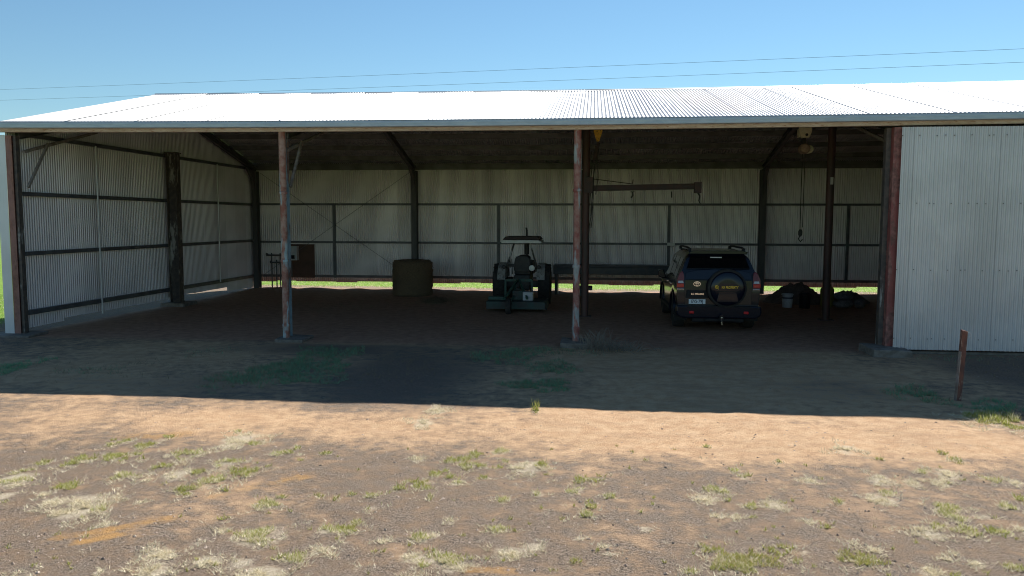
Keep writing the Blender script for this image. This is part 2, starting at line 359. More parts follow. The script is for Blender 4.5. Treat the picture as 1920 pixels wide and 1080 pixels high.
# roof: ridge capping carries the sheets
rb = MB()
for i in range(10):
    a, b = -.2+i*3.08, -.2+(i+1)*3.08
    za, zb = 6.025+sag(a), 6.025+sag(b)
    rb.add([(a, 5.85, za-.056), (b, 5.85, zb-.056), (b, 6.075, zb), (a, 6.075, za), (a, 6.30, za-.056), (b, 6.30, zb-.056)], [(0, 1, 2, 3), (3, 2, 5, 4)])
rb.tube([(x, 6.075, 6.02+sag(x)) for x in np.linspace(-.2, 30.6, 12)], .022, 8)
roof = rb.build('roof', M['roof'], shed)
me = corr(SLEN); me.materials.append(M['roof'])
nsh = 40
for side in (0, 1):
    for i in range(nsh):
        o = link('roof_sheet', me, None, roof)
        X = -.12+i*.762
        o.location = (X, -.28 if side == 0 else 12.43, 4.43+sag(X+.4)+.008*(i % 2)+.012)
        o.rotation_euler = (-(math.pi/2-TH) if side == 0 else (math.pi/2-TH), 0, 0)
# purlins and eave beams under the roof
for Y in (.75, 1.85, 2.95, 4.05, 5.15, 5.8, 6.4, 7.05, 8.1, 9.15, 10.2, 11.25):
    b = MB()
    for i in range(5):
        a, c2 = i*6.06, (i+1)*6.06-.004
        b.bar((a, Y, zr(Y)-.10+sag(a)), (c2, Y, zr(Y)-.10+sag(c2)), .06, .15)
    b.build('purlin', M['purlin'], shed)
# gutter lengths and the steel eave beam below them
cuts = [-.45, 5.75, 11.8, 17.8, 23.9, 30.6]
prof = [(.0, .13), (-.125, .13), (-.13, .118), (-.122, .108), (-.128, .055), (-.122, .04), (-.128, .02), (-.12, .0), (0, .0)]
for a, b2 in zip(cuts[:-1], cuts[1:]):
    g = MB(); n = 6
    xs = np.linspace(a, b2+.03, n); o = 0
    lap = .0 if cuts.index(a) % 2 else .003
    vs = [(x, -.175+y-lap, 4.335+z+sag(x)) for x in xs for y, z in prof]; k = len(prof)
    fs = [(i*k+j, i*k+j+1, (i+1)*k+j+1, (i+1)*k+j) for i in range(n-1) for j in range(1, k-1)]
    g.add(vs, fs); g.build('gutter', M['gutter'], shed, smooth=40)
    f = MB()
    for i in range(n-1):
        f.bar((xs[i], -.06, 4.335+sag(xs[i])), (xs[i+1]-.032 if i == n-2 else xs[i+1], -.06, 4.335+sag(xs[i+1])), .09, .135)
    f.build('eave_beam', M['fascia'], shed)
    f = MB(); f.bar((a+.3, DB-.035, 4.47+(sag(a)+sag(b2))/2), (b2+.298, DB-.035, 4.47+(sag(a)+sag(b2))/2), .02, .16); f.build('leak_strip', M['purlin'], shed)  # first bar is an added strip that blocks daylight leaking over the back wall
    f = MB(); f.bar((a+.3, 12.13, 4.37), (b2+.298, 12.13, 4.37), .10, .15); f.build('rear_eave_purlin', M['purlin'], shed)

# back wall: girts, mullions, sheets
bw = MB(); bw.bar((0, DB-.08, .46), (30.3, DB-.08, .46), .09, .085); back = bw.build('back_wall', M['girt'], shed)
back['label'] = 'galvanised corrugated back wall standing clear of the ground'
for z in (1.70, 3.07): MB().bar((0, DB-.08, z), (30.3, DB-.08, z), .09, .072).build('girt', M['girt'], back)
for X in (2.95, 8.98, 14.95, 20.95, 26.9):
    MB().box(X-.05, X+.05, DB-.045, DB-.015, .40, 3.1).build('mullion', M['girt'], back)
for (xa, za, xb, zb) in ((.25, 4.2, 5.8, .45), (5.8, 4.2, .25, .45)):
    MB().tube([(xa, DB-.15 if xa < xb else DB-.165, za), (xb, DB-.15 if xa < xb else DB-.165, zb)], .007, 6).build('brace_rod', M['girt'], back)
for k in range(3):
    mb_ = corr(4.485, bottom=.235+.018*k); mb_.materials.append(M['wall']); M['_bw%d' % k] = mb_
for i in range(40):
    o = link('wall_sheet', M['_bw%d' % ((i*7//3) % 3)], None, back); o.location = (-.06+i*.762, DB+.003*(i % 2), 0)
# left end wall
lw = MB(); lw.bar((.02, .25, .46), (.02, 12.1, .46), .10, .10); left = lw.build('left_wall', M['girt'], shed)
left['label'] = 'corrugated left end wall seen from inside'
for z in (1.75, 3.05, 4.33): MB().bar((.02, .25, z), (.02, 12.1, z), .10, .085).build('girt', M['girt'], left)
for Y, b_, t_ in ((2.8, .15, 4.3), (9.1, .45, 4.3)): MB().tube([(.10, Y, b_), (.10, Y, t_)], .022, 8).build('rod', M['conduit'], left)
for i in range(16):
    Y = .02+i*.762
    bt = .10 if i < 2 else .17 if i < 8 else .21 if i < 13 else .03
    top = (lambda Y: (lambda x: zr(Y+x)-.02 + sag(0)))(Y)
    ms = corr(0, bottom=bt+.02*random.random(), top=top); ms.materials.append(M['wall_left'])
    o = link('wall_sheet', ms, None, left); o.location = (-.07-.003*(i % 2), Y, 0); o.rotation_euler = (0, 0, math.pi/2)
MB().box(-.26, -.045, -.046, -.04, .05, 4.27).box(-.26, -.254, -.039, .12, .05, 4.27).build('corner_flashing', M['flash'], left)
# right end wall, beyond the picture
for i in range(16):
    if i == 0: rwm = MB().bar((30.3, .25, 1.75), (30.3, 12.1, 1.75), .1, .1).build('right_wall', M['girt'], shed)
    Y = .02+i*.762; top = (lambda Y: (lambda x: zr(Y+x)-.02))(Y)
    ms = corr(0, bottom=.1, top=top); ms.materials.append(M['wall_left'])
    o = link('wall_sheet', ms, None, rwm); o.location = (30.42+.003*(i % 2), Y, 0); o.rotation_euler = (0, 0, math.pi/2)

# portal frames: rear column, rafters, haunch, knee braces
for X in (.13, 6.0, 12.0, 18.05, 24.1, 30.15):
    fr = MB(); s = sag(X)
    fr.ibeam((X, DB-.30, 0.02), (X, DB-.30, 4.25), .19, .25, (0, 1, 0), .014, .012)
    fr.ibeam((X, .15, zr(.15)-.29+s), (X, 6.05, zr(6.05)-.29+s), .12, .20, (0, 0, 1))
    fr.ibeam((X, 6.10, zr(6.10)-.29+s), (X, 12.0, zr(12.0)-.29+s), .12, .20, (0, 0, 1))
    fr.prism([(DB-.42, 3.25), (DB-.43, 4.20), (DB-1.05, zr(DB-1.05)-.44+s), (DB-.66, 4.02), (DB-.50, 3.7)], X-.05, X+.05, 'YZ')
    fr.build('portal_frame', M['steel'], shed)
    if X < 19:
        xo = X+.08 if X < 1 else X+.03 if X < 7 else X
        MB().bar((xo, .16, 3.93), (xo, 2.7, 4.62), .05, .06).build('knee_brace', M['brace'], shed)
        MB().bar((xo+.055, .18, 3.18), (xo+.055, .86, 4.17), .045, .05).build('knee_brace', M['brace'], shed)
# mid column of the left wall on its footing
mc = MB().ibeam((.22, 6.15, .10), (.22, 6.15, 4.40), .24, .30, (1, 0, 0), .014, .012).box(.05, .40, 6.0, 6.3, 4.40, 4.43)
mc = mc.build('wall_column', M['post_inner'], shed); mc['label'] = 'column with peeling pale paint midway along the left wall'
MB().box(-.1, .62, 5.75, 6.55, -.15, .10).build('footing', M['concrete'], mc, bevel=.02)
# front posts
def footing(x0, x1, y0, y1, z, parent):
    b = MB(); r = random.Random(int(x0*100)); vs = []
    for zz in (-.2, z):
        for (x, y) in ((x0, y0), ((x0+x1)/2, y0-.02), (x1, y0+.02), (x1, y1), (x0, y1)):
            vs.append((x+r.uniform(-.03, .03), y+r.uniform(-.03, .03), zz+(r.uniform(-.015, .015) if zz > 0 else 0)))
    b.add(vs, [(4, 3, 2, 1, 0), (5, 6, 7, 8, 9)]+[(i, (i+1) % 5, (i+1) % 5+5, i+5) for i in range(5)])
    return b.build('footing', M['concrete'], parent, bevel=.018)
def front_post(X, zb, mp, mq, off, ft, collars, lab):
    po = MB().ibeam((X+off, .17, zb), (X+off, .17, 4.27+sag(X)), .12, .14, (0, 1, 0), .012, .01).build('front_post', mq, shed)
    po['label'] = lab
    pc = MB().tube([(X, 0, zb), (X, 0, 3.2), (X, 0, 3.21), (X, 0, 4.268+sag(X))], [.068, .068, .072, .072], 16).build('pipe_column', mp, po, smooth=40)
    for z in collars:
        MB().lathe([(.070, z-.03), (.083, z-.026), (.083, z+.022), (.072, z+.03)], (X, 0, 0), 'Z', 16).build('pipe_collar', mp, po, smooth=30)
    footing(*ft, po)
front_post(6.0, .06, M['pipe2'], M['post_blue'], -.02, (5.83, 6.42, -.28, .42, .07), (.33, 1.66, 3.05), 'rusty front post with faded blue paint nearest the left wall')
front_post(12.0, .10, M['pipe3'], M['post_red'], .0, (11.72, 12.3, -.33, .38, .11), (.36, 1.60, 3.10), 'rusty red front post between tractor and parked car')
po = MB().box(-.042, .10, -.04, -.028, .02, 4.26).box(.03, .042, -.027, .15, .02, 4.26).box(-.04, .10, .151, .163, .02, 4.26).build('front_post', M['post_end'], shed)
po['label'] = 'rust red corner post at the left end of the opening'
MB().box(.102, .165, .0, .12, .02, 4.26).build('post_flange', M['post_inner'], po)
footing(-.45, .45, -.33, .35, .05, po)
po = MB().box(17.90, 18.14, -.10, -.085, .12, 4.26).box(17.90, 17.915, -.085, .12, .12, 4.26).box(17.99, 18.005, -.085, .2, .12, 4.26).build('front_post', M['post_red'], shed)
po['label'] = 'red oxide steel post at the edge of the closed bay'
MB().box(17.81, 17.895, .03, .17, .12, 4.26).build('post_flange', M['post_inner'], po)
for z, hh_ in ((3.55, .30), (1.95, .16), (3.30, .08), (1.2, .1)):
    MB().box(18.03, 18.095, -.125, -.101, z, z+hh_).build('hinge_plate', M['post_red'], po, bevel=.006)
footing(17.50, 18.24, -.62, .25, .13, po)
# closed front bay: corrugated sheeting with rows of screws
dr = MB()
for z in (.28, 1.6, 2.85, 4.1): dr.bar((18.16, -.15, z), (30.3, -.15, z), .05, .07)
dr = dr.build('front_cladding', M['girt'], shed); dr['label'] = 'corrugated iron sheeting closing the right hand bays'
first = corr(4.25, bottom=.115, n=3); first.materials.append(M['door'])
o = link('wall_sheet', first, None, dr); o.location = (18.01, -.195, 0)
me = corr(4.25, bottom=.085); me.materials.append(M['door']); sc_ = MB()
for i in range(16):
    o = link('wall_sheet', me, None, dr); o.location = (18.01+3*PITCH+i*.762, -.195-.003*((i+1) % 2), 0)
for z in (.30, 1.60, 2.84, 4.09):
    for j in range(160):
        if j % 4 == 0 or (j*7+int(z*10)) % 11 == 0:
            X = 18.01+j*PITCH; Y = -.2045-.003
            sc_.lathe([(.0105, 0), (.0105, -.006), (.006, -.010)], (X, Y, z+.006*math.sin(j*2.1)), 'Y', 6)
s_ = sc_.build('screws', M['screw'], dr); s_['kind'] = 'stuff'
MB().box(18.35, 30.3, -.14, -.02, -.1, .05).build('ground_beam', M['concrete'], dr, bevel=.02)

# ------------------------------------------------------------------ gantry, jib crane and hoists inside the shed
M['pole'] = noisy('brown_pole', (.10, .045, .037), (.065, .04, .032), 4, .6, .1, (2, 2, .5))
M['jib'] = noisy('jib_rust', (.075, .038, .032), (.05, .035, .032), 5, .65, .1)
M['chain'] = plain('dark_chain', (.06, .055, .05), .6, .4)
M['yellow'] = noisy('hook_yellow', (.85, .50, .04), (.75, .40, .03), 14, .5, 0, None, None, .35, .65, (.12, .06, .02), 30)
M['cream'] = noisy('hoist_cream', (.88, .80, .56), (.80, .70, .46), 12, .5)
M['motor'] = noisy('hoist_motor', (.48, .32, .24), (.36, .22, .16), 12, .5, .2)
GYP = 4.9
gan = thing('gantry_crane', 'dark brown steel gantry of two poles and a beam inside the shed', 'crane', (0, GYP, 0))
for X in (12.13, 18.22):
    pz = MB().tube([(X, 0, -.02), (X, 0, 4.83)], .095, 14).box(X-.17, X+.17, -.17, .17, -.02, .02).build('pole', M['pole'], gan, smooth=40)
MB().ibeam((11.9, 0, 4.95), (18.7, 0, 4.95), .14, .22, (0, 0, 1), .018, .012).build('beam', M['jib'], gan)
MB().box(18.19, 18.26, -.102, -.098, 3.42, 3.60).build('paper_tag', plain('tag_white', (.55, .53, .48), .8), gan)
jib = thing('jib_arm', 'rusty jib arm reaching right from the gantry pole behind the red front post', 'crane arm', (12.24, GYP-.14, 3.35))
jb = MB().ibeam((.05, 0, -.02), (2.78, 0, .03), .10, .145, (0, 0, 1), .02, .014).build('arm', M['jib'], jib)
MB().box(2.62, 2.79, -.09, .09, -.14, .13).build('end_stop', M['jib'], jib)
MB().tube([(-.10, 0, .24), (1.06, 0, .09)], .012, 6).build('tie_rod', M['chain'], jib)
MB().box(-.16, .06, -.11, .11, -.14, .26).build('pivot_bracket', M['jib'], jib)
MB().box(1.02, 1.12, -.08, .08, -.12, -.101).tube([(1.07, 0, -.11), (1.08, .01, -.20), (1.04, 0, -.26)], .022, 6).tube([(1.06, -.02, .08), (1.08, -.02, .2)], .012, 6).build('trolley', M['chain'], jib)
MB().tube([(2.72, 0, -.14), (2.76, .02, -.22), (2.74, 0, -.34), (2.78, 0, -.42)], [.03, .018, .016, .012], 6).tube([(2.05, 0, -.10), (2.06, 0, -.26)], .016, 6).build('hanging_chain', M['chain'], jib)
hb = thing('hook_block', 'yellow triangular pulley block under the roof beside the red front post', 'hook block', (12.42, GYP-.02, 4.52))
MB().prism([(-.11, .31), (.11, .31), (.115, .26), (.035, .02), (0, 0), (-.035, .02), (-.115, .26)], -.06, .06, 'XZ').build('housing', M['yellow'], hb, bevel=.012)
MB().tube([(0, 0, .02), (0, 0, -.10)], .018, 8).bar((-.02, 0, -.10), (-.08, 0, -.46), .05, .09).build('hook_shank', M['jib'], hb)
for k, (dx, zt, dx2, zb) in enumerate(((-.16, -.25, -.17, -1.9), (-.08, -.42, -.14, -2.2), (.02, -.05, -.02, -1.35), (-.05, -.42, -.20, -2.5))):
    pts = [(dx+(dx2-dx)*t+.02*math.sin(9*t+k), -.10-.03*k, zt+(zb-zt)*t) for t in np.linspace(0, 1, 7)]
    c_ = MB().tube(pts, .011, 5).build('chain', M['chain'], hb)
ho = thing('chain_hoist', 'cream chain hoist with round motor hanging under the gantry beam', 'hoist', (17.53, GYP-.08, 4.3))
MB().prism([(-.15, .52), (.15, .52), (.15, .40), (.09, .27), (-.10, .27), (-.15, .40)], -.10, -.05, 'XZ').box(-.13, -.12, -.05, .2, .29, .5).build('trolley_plate', M['cream'], ho, bevel=.01)
MB().lathe([(.035, -.112), (.035, -.101)], (.03, 0, .34), 'Y', 14).build('wheel_cap', M['chain'], ho)
MB().lathe([(.05, -.17), (.10, -.16), (.125, -.12), (.125, .10), (.09, .14)], (0, 0, 0), 'Y', 20).build('motor', M['motor'], ho, smooth=40)
MB().lathe([(.05, -.06), (.10, -.05), (.10, .12), (.05, .14)], (.12, 0, -.01), 'Y', 18).build('gear_case', M['cream'], ho, smooth=40)
MB().box(-.03, .03, -.03, .03, .1, .3).build('hanger', M['chain'], ho)
MB().tube([(-.03, 0, -.1), (-.035, 0, -1.0), (-.03, 0, -2.0)], .011, 5).tube([(.03, 0, -.1), (.03, 0, -1.95)], .010, 5).build('chain', M['chain'], ho)
MB().lathe([(.02, -2.18), (.05, -2.14), (.055, -2.06), (.03, -2.0)], (-.02, 0, 0), 'Z', 10).tube([(-.02, 0, -2.15), (-.06, 0, -2.24), (-.01, 0, -2.31), (.04, 0, -2.25)], .016, 6).build('hook', M['chain'], ho)

# ------------------------------------------------------------------ meter board, meter box, tap, small box on the back wall
M['ply'] = noisy('brown_board', (.13, .065, .045), (.09, .05, .035), 3, .75)
M['boxgrey'] = noisy('meter_box_grey', (.52, .53, .54), (.46, .47, .48), 5, .5)
tag(MB().box(1.26, 2.24, DB-.16, DB-.135, .40, 1.62).build('switchboard_panel', M['ply']), 'brown board fixed to the back wall behind the grey meter box', 'board')
mbx = thing('meter_box', 'pale grey meter box on the brown board', 'meter box', (1.47, DB-.165, 1.3))
MB().box(-.2, .19, -.20, 0, -.26, .26).build('case', M['boxgrey'], mbx, bevel=.012)
MB().box(-.19, .18, -.215, -.203, -.25, .25).build('door', M['boxgrey'], mbx, bevel=.006)
MB().box(-.02, .11, -.222, -.216, -.205, -.07).build('window', plain('meter_window', (.02, .02, .022), .15), mbx)
MB().tube([(-.05, -.1, -.26), (-.05, -.1, -.85)], .02, 8).build('conduit', M['girt'], mbx)
tp = thing('water_pipes', 'dark water pipes with valves against the back wall beside the brown board', 'pipes', (.70, DB-.30, 0))
for x, z in ((-.02, 1.3), (.16, 1.05), (.30, 1.3)): MB().tube([(x, 0, 0), (x, 0, z)], .025, 8).build('riser', M['steel'], tp)
for z, a, b in ((1.22, -.22, .33), (.95, -.08, .33)): MB().tube([(a, 0, z), (b, 0, z)], .03, 8).build('cross_pipe', M['steel'], tp)
for x, z in ((-.2, 1.22), (-.05, .95)): MB().lathe([(.02, z), (.045, z+.03), (.045, z+.05), (.01, z+.08)], (x, 0, 0), 'Z', 10).build('valve', M['steel'], tp)
jbx = thing('junction_box', 'small white junction box on the middle rail of the back wall left of the car', 'electrical box', (15.02, DB-.13, 1.69))
MB().box(-.13, .13, -.06, .0, -.05, .06).build('case', plain('white_plastic', (.68, .68, .64), .5), jbx, bevel=.01)
MB().tube([(-.1, -.03, -.05), (-.05, -.03, -.09), (.05, -.03, -.09), (.1, -.03, -.05)], .008, 6).build('cable', M['chain'], jbx)

# ------------------------------------------------------------------ long steel tray on trestles by the back wall
M['tray'] = noisy('dark_tray_steel', (.045, .048, .055), (.07, .065, .06), 4, .42, .4)
tr = thing('flat_tray', 'long dark steel flat tray on low supports along the back wall', 'tray', (13.1, 11.3, 0))
MB().box(-2.1, 2.1, -.45, .45, .94, 1.0).build('deck', M['tray'], tr, bevel=.01)
MB().box(-2.1, 2.1, -.46, -.40, .70, .939).build('side_rail', M['tray'], tr, bevel=.008)
MB().box(-2.1, 2.1, .40, .46, .70, .939).build('side_rail', M['tray'], tr, bevel=.008)
for x in (-2.0, -1.12, 1.9): MB().box(x-.05, x+.05, -.38, .38, 0, .939).build('support', M['tray'], tr)
MB().box(-1.25, -.78, -.75, .1, .19, .28).build('step', M['tray'], tr, bevel=.01)
MB().box(-1.2, -.95, -.7, .05, -.02, .189).build('block', M['tray'], tr)

def heap(name, loc, sx, sy, h, seed, m, label, cat, amp=.10):
    rg = np.random.default_rng(seed); n_ = 26; vs = []; fs = []
    for i in range(n_):
        for j in range(n_):
            u, v = i/(n_-1)*2-1, j/(n_-1)*2-1; d = math.hypot(u, v)
            z = h*max(0, 1-d**1.6)*(1+rg.normal(0, amp)) - .03
            vs.append((u*sx+rg.normal(0, .012), v*sy+rg.normal(0, .012), z))
    for i in range(n_-1):
        for j in range(n_-1): a = i*n_+j; fs.append((a, a+n_, a+n_+1, a+1))
    o = MB().add(vs, fs).build(name, m, None, smooth=80, loc=loc); return tag(o, label, cat)
# ------------------------------------------------------------------ round hay bale with loose hay
M['hay'] = noisy('old_hay', (.25, .175, .10), (.15, .105, .06), 20, .95, 0, (1, 1, 3), (60, 1.0, .05), .35, .65, (.24, .18, .11), 55)
def rough_lathe(prof, loc, n, amp, seed, name, m, parent=None):
    rg = np.random.default_rng(seed); b = MB(); b.lathe(prof, (0, 0, 0), 'Z', n)
    b.v = [(x*(1+rg.normal(0, amp)), y*(1+rg.normal(0, amp)), z+rg.normal(0, amp*.5)) for x, y, z in b.v]
    return b.build(name, m, parent, smooth=60, loc=loc)
bale = thing('hay_bale', 'round hay bale standing on its flat end by the back wall', 'hay bale', (6.32, 10.15, 0))
pr = [(.30, -.02), (.62, -.02), (.66, .06)]+[(.665+.012*math.sin(i*2.3), .06+i*.085) for i in range(1, 12)]+[(.66, 1.08), (.60, 1.16), (.35, 1.19), (.05, 1.18)]
body = rough_lathe(pr, (0, 0, 0), 64, .012, 3, 'body', M['hay'], bale)
def strands(name, m, n, f, parent=None):
    """n thin straw blades; f(rng) gives base, direction, length, width"""
    rg = np.random.default_rng(hash(name) % 1000 if False else len(name)*37+n); vs = []; fs = []
    for i in range(n):
        p_, d, L, wd = f(rg); d = d/np.linalg.norm(d); s_ = np.cross(d, rg.normal(size=3)); s_ /= np.linalg.norm(s_)+1e-6
        o = len(vs); vs += [tuple(p_-s_*wd/2), tuple(p_+s_*wd/2), tuple(p_+d*L)]; fs.append((o, o+1, o+2))
    me = bpy.data.meshes.new(name); me.from_pydata(vs, [], fs); me.update()
    o = link(name, me, m, parent); o['kind'] = 'stuff'; return o
def fbale(rg):
    a = rg.uniform(0, 6.28); z = rg.uniform(0, 1.18); r_ = .66 if z < 1.1 else rg.uniform(.1, .64)
    p_ = np.array([r_*math.cos(a), r_*math.sin(a), z]); d = np.array([math.cos(a)*.3-math.sin(a)*rg.normal(), math.sin(a)*.3+math.cos(a)*rg.normal(), rg.normal()*.5])
    return p_, d, rg.uniform(.05, .14), .007
strands('loose_straw', M['hay'], 2600, fbale, bale)

hp = heap('hay_pile', tuple(gpt(815, 566)), .42, .5, .16, 9, M['hay'], 'low pile of loose hay on the floor right of the bale', 'hay', .2)
strands('loose_straw', M['hay'], 700, lambda rg: (np.array([rg.normal(0, .24), rg.normal(0, .28), rg.uniform(0, .12)]), np.array([rg.normal(), rg.normal(), rg.normal()*.4+.2]), rg.uniform(.06, .16), .008), hp)
# ------------------------------------------------------------------ tractor
M['tyre'] = noisy('old_tyre', (.022, .021, .020), (.045, .038, .032), 12, .85, 0, None, None, .4, .7, local=True)
M['tdark'] = noisy('tractor_dark', (.028, .028, .028), (.05, .045, .04), 8, .6, .1)
M['fender'] = noisy('fender_grey', (.34, .33, .31), (.25, .23, .21), 9, .6, .0, None, None, .35, .65, (.12, .09, .07), 22)
M['canopyw'] = noisy('canopy_white', (.85, .83, .77), (.75, .72, .66), 6, .55)
M['canopyd'] = plain('canopy_dark', (.05, .03, .025), .7)
M['rops'] = peel('frame_flaking_white', (.50, .48, .44), (.05, .045, .04), (.09, .075, .06), .5)
M['green'] = noisy('implement_green', (.035, .10, .078), (.024, .065, .05), 7, .6, 0, None, None, .35, .65, (.09, .06, .045), 18)
M['mgreen'] = noisy('deck_dark_green', (.035, .07, .06), (.05, .045, .04), 5, .65)
M['silver'] = noisy('box_silver', (.36, .38, .41), (.30, .31, .33), 6, .45, .4)
M['lens'] = plain('lamp_glass', (.75, .74, .68), .15)
trc = thing('tractor', 'small old tractor with white sun canopy seen from behind', 'tractor', (10.22, 7.95, 0))
def wheel(parent, x, y, r, wd, lugs, rimcol, name='wheel'):
    t = MB(); h = wd/2
    t.lathe([(r*.55, -h*.75), (r*.80, -h), (r*.95, -h*.92), (r*.985, -h*.55), (r*.99, 0), (r*.985, h*.55), (r*.95, h*.92), (r*.80, h), (r*.55, h*.75)], (x, y, r), 'X', 40)
    for k in range(lugs):
        for s in (-1, 1):
            a = 2*math.pi*(k+(.5 if s > 0 else 0))/lugs
            p1 = Vector((x+s*h*.92, y+math.cos(a)*r*.955, r+math.sin(a)*r*.955)); a2 = a+.22
            p2 = Vector((x+s*h*.06, y+math.cos(a2)*r*.995, r+math.sin(a2)*r*.995))
            up = Vector((0, math.cos(a), math.sin(a))); t.bar(p1, p2, .035 if r > .5 else .02, .05 if r > .5 else .02, up)
    w_ = t.build(name, M['tyre'], parent, smooth=40)
    MB().lathe([(.03, -h*.3), (r*.35, -h*.2), (r*.5, -h*.7), (r*.56, -h*.74), (r*.56, h*.74), (r*.5, h*.7), (r*.35, h*.2), (.03, h*.3)], (x, y, r), 'X', 28).build('rim', rimcol, w_, smooth=35)
    return w_
wheel(trc, -.675, 0, .60, .36, 18, M['fender']); wheel(trc, .675, 0, .60, .36, 18, M['fender'])
wheel(trc, -.56, 1.85, .34, .18, 0, M['fender']); wheel(trc, .56, 1.85, .34, .18, 0, M['fender'])
MB().box(-.5, .5, -.10, .10, .50, .70).box(-.24, .24, -.22, .95, .42, .88).box(-.17, .17, .95, 1.95, .45, .80).box(-.5, .5, 1.80, 1.90, .40, .50).build('transmission', M['tdark'], trc, bevel=.03)
MB().prism([(.75, .82), (2.10, .80), (2.16, .98), (2.08, 1.20), (.75, 1.30)], -.25, .25, 'YZ').build('hood', M['tdark'], trc, bevel=.04)
MB().prism([(-.24, .95), (.24, .95), (.27, 1.10), (.22, 1.38), (.12, 1.45), (-.12, 1.45), (-.22, 1.38), (-.27, 1.10)], -.12, -.04, 'XZ').box(-.25, .25, -.06, .42, .88, .98).build('seat', M['tdark'], trc, bevel=.03)
MB().lathe([(.165, -.012), (.195, -.012), (.195, .012), (.165, .012)], (0, 0, 0), 'Z', 28, Matrix.Translation((0, .62, 1.36)) @ Matrix.Rotation(rad(-28), 4, 'X')).tube([(0, .62, 1.36), (0, .85, 1.05)], .025, 8).build('steering_wheel', M['tdark'], trc, smooth=40)
for s in (-1, 1):
    f = MB(); arc = [(math.cos(a)*.66, .60+math.sin(a)*.64) for a in np.linspace(rad(25), rad(165), 15)]
    inn = [(y*.955, .60+(z-.60)*.955) for y, z in reversed(arc)]
    f.prism(arc+inn, s*.47, s*.70, 'YZ'); f.prism([(.58, .80), (.40, 1.06), (0, 1.19), (-.40, 1.06), (-.58, .80)], s*.455, s*.469, 'YZ')
    fd = f.build('fender', M['fender'], trc, bevel=.006)
    MB().lathe([(.045, -.06), (.06, -.02), (.055, .03)], (s*.52, -.46, 1.13), 'Y', 14).build('tail_lamp', M['tdark'], fd, smooth=40)
    MB().tube([(s*.46, -.28, .98), (s*.44, -.28, 1.15), (s*.23, -.22, 1.86)], .028, 8).tube([(s*.36, -.25, 1.48), (s*.40, .15, 1.08)], .018, 6).build('canopy_frame', M['rops'], trc)
    MB().tube([(s*.23, -.22, 1.83), (s*.23, .75, 1.88)], .025, 8).build('canopy_rail', M['rops'], trc)
MB().prism([(-.585, 1.835), (.585, 1.835), (.60, 1.875), (.50, 1.925), (-.50, 1.925), (-.60, 1.875)], -.50, .78, 'XZ').build('canopy', M['canopyw'], trc, bevel=.012)
MB().prism([(-.57, 1.93), (.57, 1.93), (.48, 2.03), (-.48, 2.03)], -.42, .80, 'XZ').build('canopy_top', M['canopyd'], trc, bevel=.02)
MB().tube([(0, 1.45, 1.2), (0, 1.45, 1.42), (0, 1.45, 1.43), (0, 1.45, 1.93), (0, 1.45, 1.94), (0, 1.45, 2.20), (-.02, 1.42, 2.27)], [.035, .035, .075, .075, .03, .028, .026], 12).build('exhaust', M['tdark'], trc, smooth=40)
wl = MB().lathe([(.05, .09), (.08, .05), (.085, -.005)], (.31, -.42, 1.10), 'Y', 18).build('work_lamp', M['canopyw'], trc, smooth=40)
MB().lathe([(.02, -.022), (.065, -.018), (.075, -.006)], (.31, -.42, 1.10), 'Y', 18).build('lens', M['lens'], wl, smooth=40)
MB().tube([(.31, -.36, 1.10), (.40, -.30, 1.0)], .014, 6).build('lamp_bracket', M['tdark'], wl)
MB().box(-.42, -.22, -.2, -.02, 1.12, 1.20).tube([(-.30, -.1, .9), (-.33, .0, 1.35)], .014, 6).tube([(-.22, .3, .9), (-.22, .2, 1.42)], .012, 6).build('control_levers', M['tdark'], trc)
for s in (-1, 1): MB().bar((s*.22, -.15, .55), (s*.36, -.95, .42), .05, .07).build('lift_arm', M['tdark'], trc)

# slasher hitched behind the tractor
sl_ = thing('slasher_mower', 'green tractor slasher with trailing wheel parked behind the tractor', 'mower', (10.25, 6.15, 0))
MB().prism([(-.78, -.65), (.78, -.65), (.82, -.3), (.82, .55), (-.82, .55), (-.82, -.3)], .25, .30, 'XY').build('deck', M['mgreen'], sl_, bevel=.01)
MB().box(-.83, -.80, -.5, .56, .07, .28).build('skirt', M['mgreen'], sl_); MB().box(.80, .83, -.5, .56, .07, .28).build('skirt', M['mgreen'], sl_)
MB().box(-.80, .80, -.66, -.63, .10, .28).build('skirt', M['mgreen'], sl_)
MB().box(-.80, -.36, -.30, .0, .302, .40).build('belt_guard', M['green'], sl_, bevel=.02)
MB().bar((-.42, .55, .80), (.36, .55, .80), .06, .07).bar((-.41, .55, .35), (-.41, .55, .80), .06, .05).bar((.35, .55, .35), (.35, .55, .80), .06, .05).build('headstock', M['green'], sl_)
MB().bar((-.30, -.62, .38), (-.06, .5, .80), .05, .07).bar((.30, -.50, .38), (-.02, .5, .80), .05, .07).bar((-.10, -.25, .36), (-.10, .3, .70), .05, .05).build('brace_frame', M['green'], sl_)
MB().box(-.14, .16, -.18, .16, .301, .56).lathe([(.05, .56), (.09, .58), (.05, .62)], (0, 0, 0), 'Z', 12).build('gearbox', M['mgreen'], sl_, bevel=.02)
MB().tube([(0, .1, .52), (.0, .9, .60)], .06, 12).build('drive_shaft', M['tdark'], sl_)
MB().bar((-.12, -.62, .36), (-.15, -.96, .24), .07, .06).build('tail_arm', M['green'], sl_)
wheel(sl_, -.16, -1.02, .21, .14, 0, M['fender'], 'tail_wheel')
tag(MB().box(10.42, 10.70, 5.75, 6.02, .305, .55).build('toolbox', M['silver'], bevel=.012), 'small silver box lying on the slasher deck', 'box')

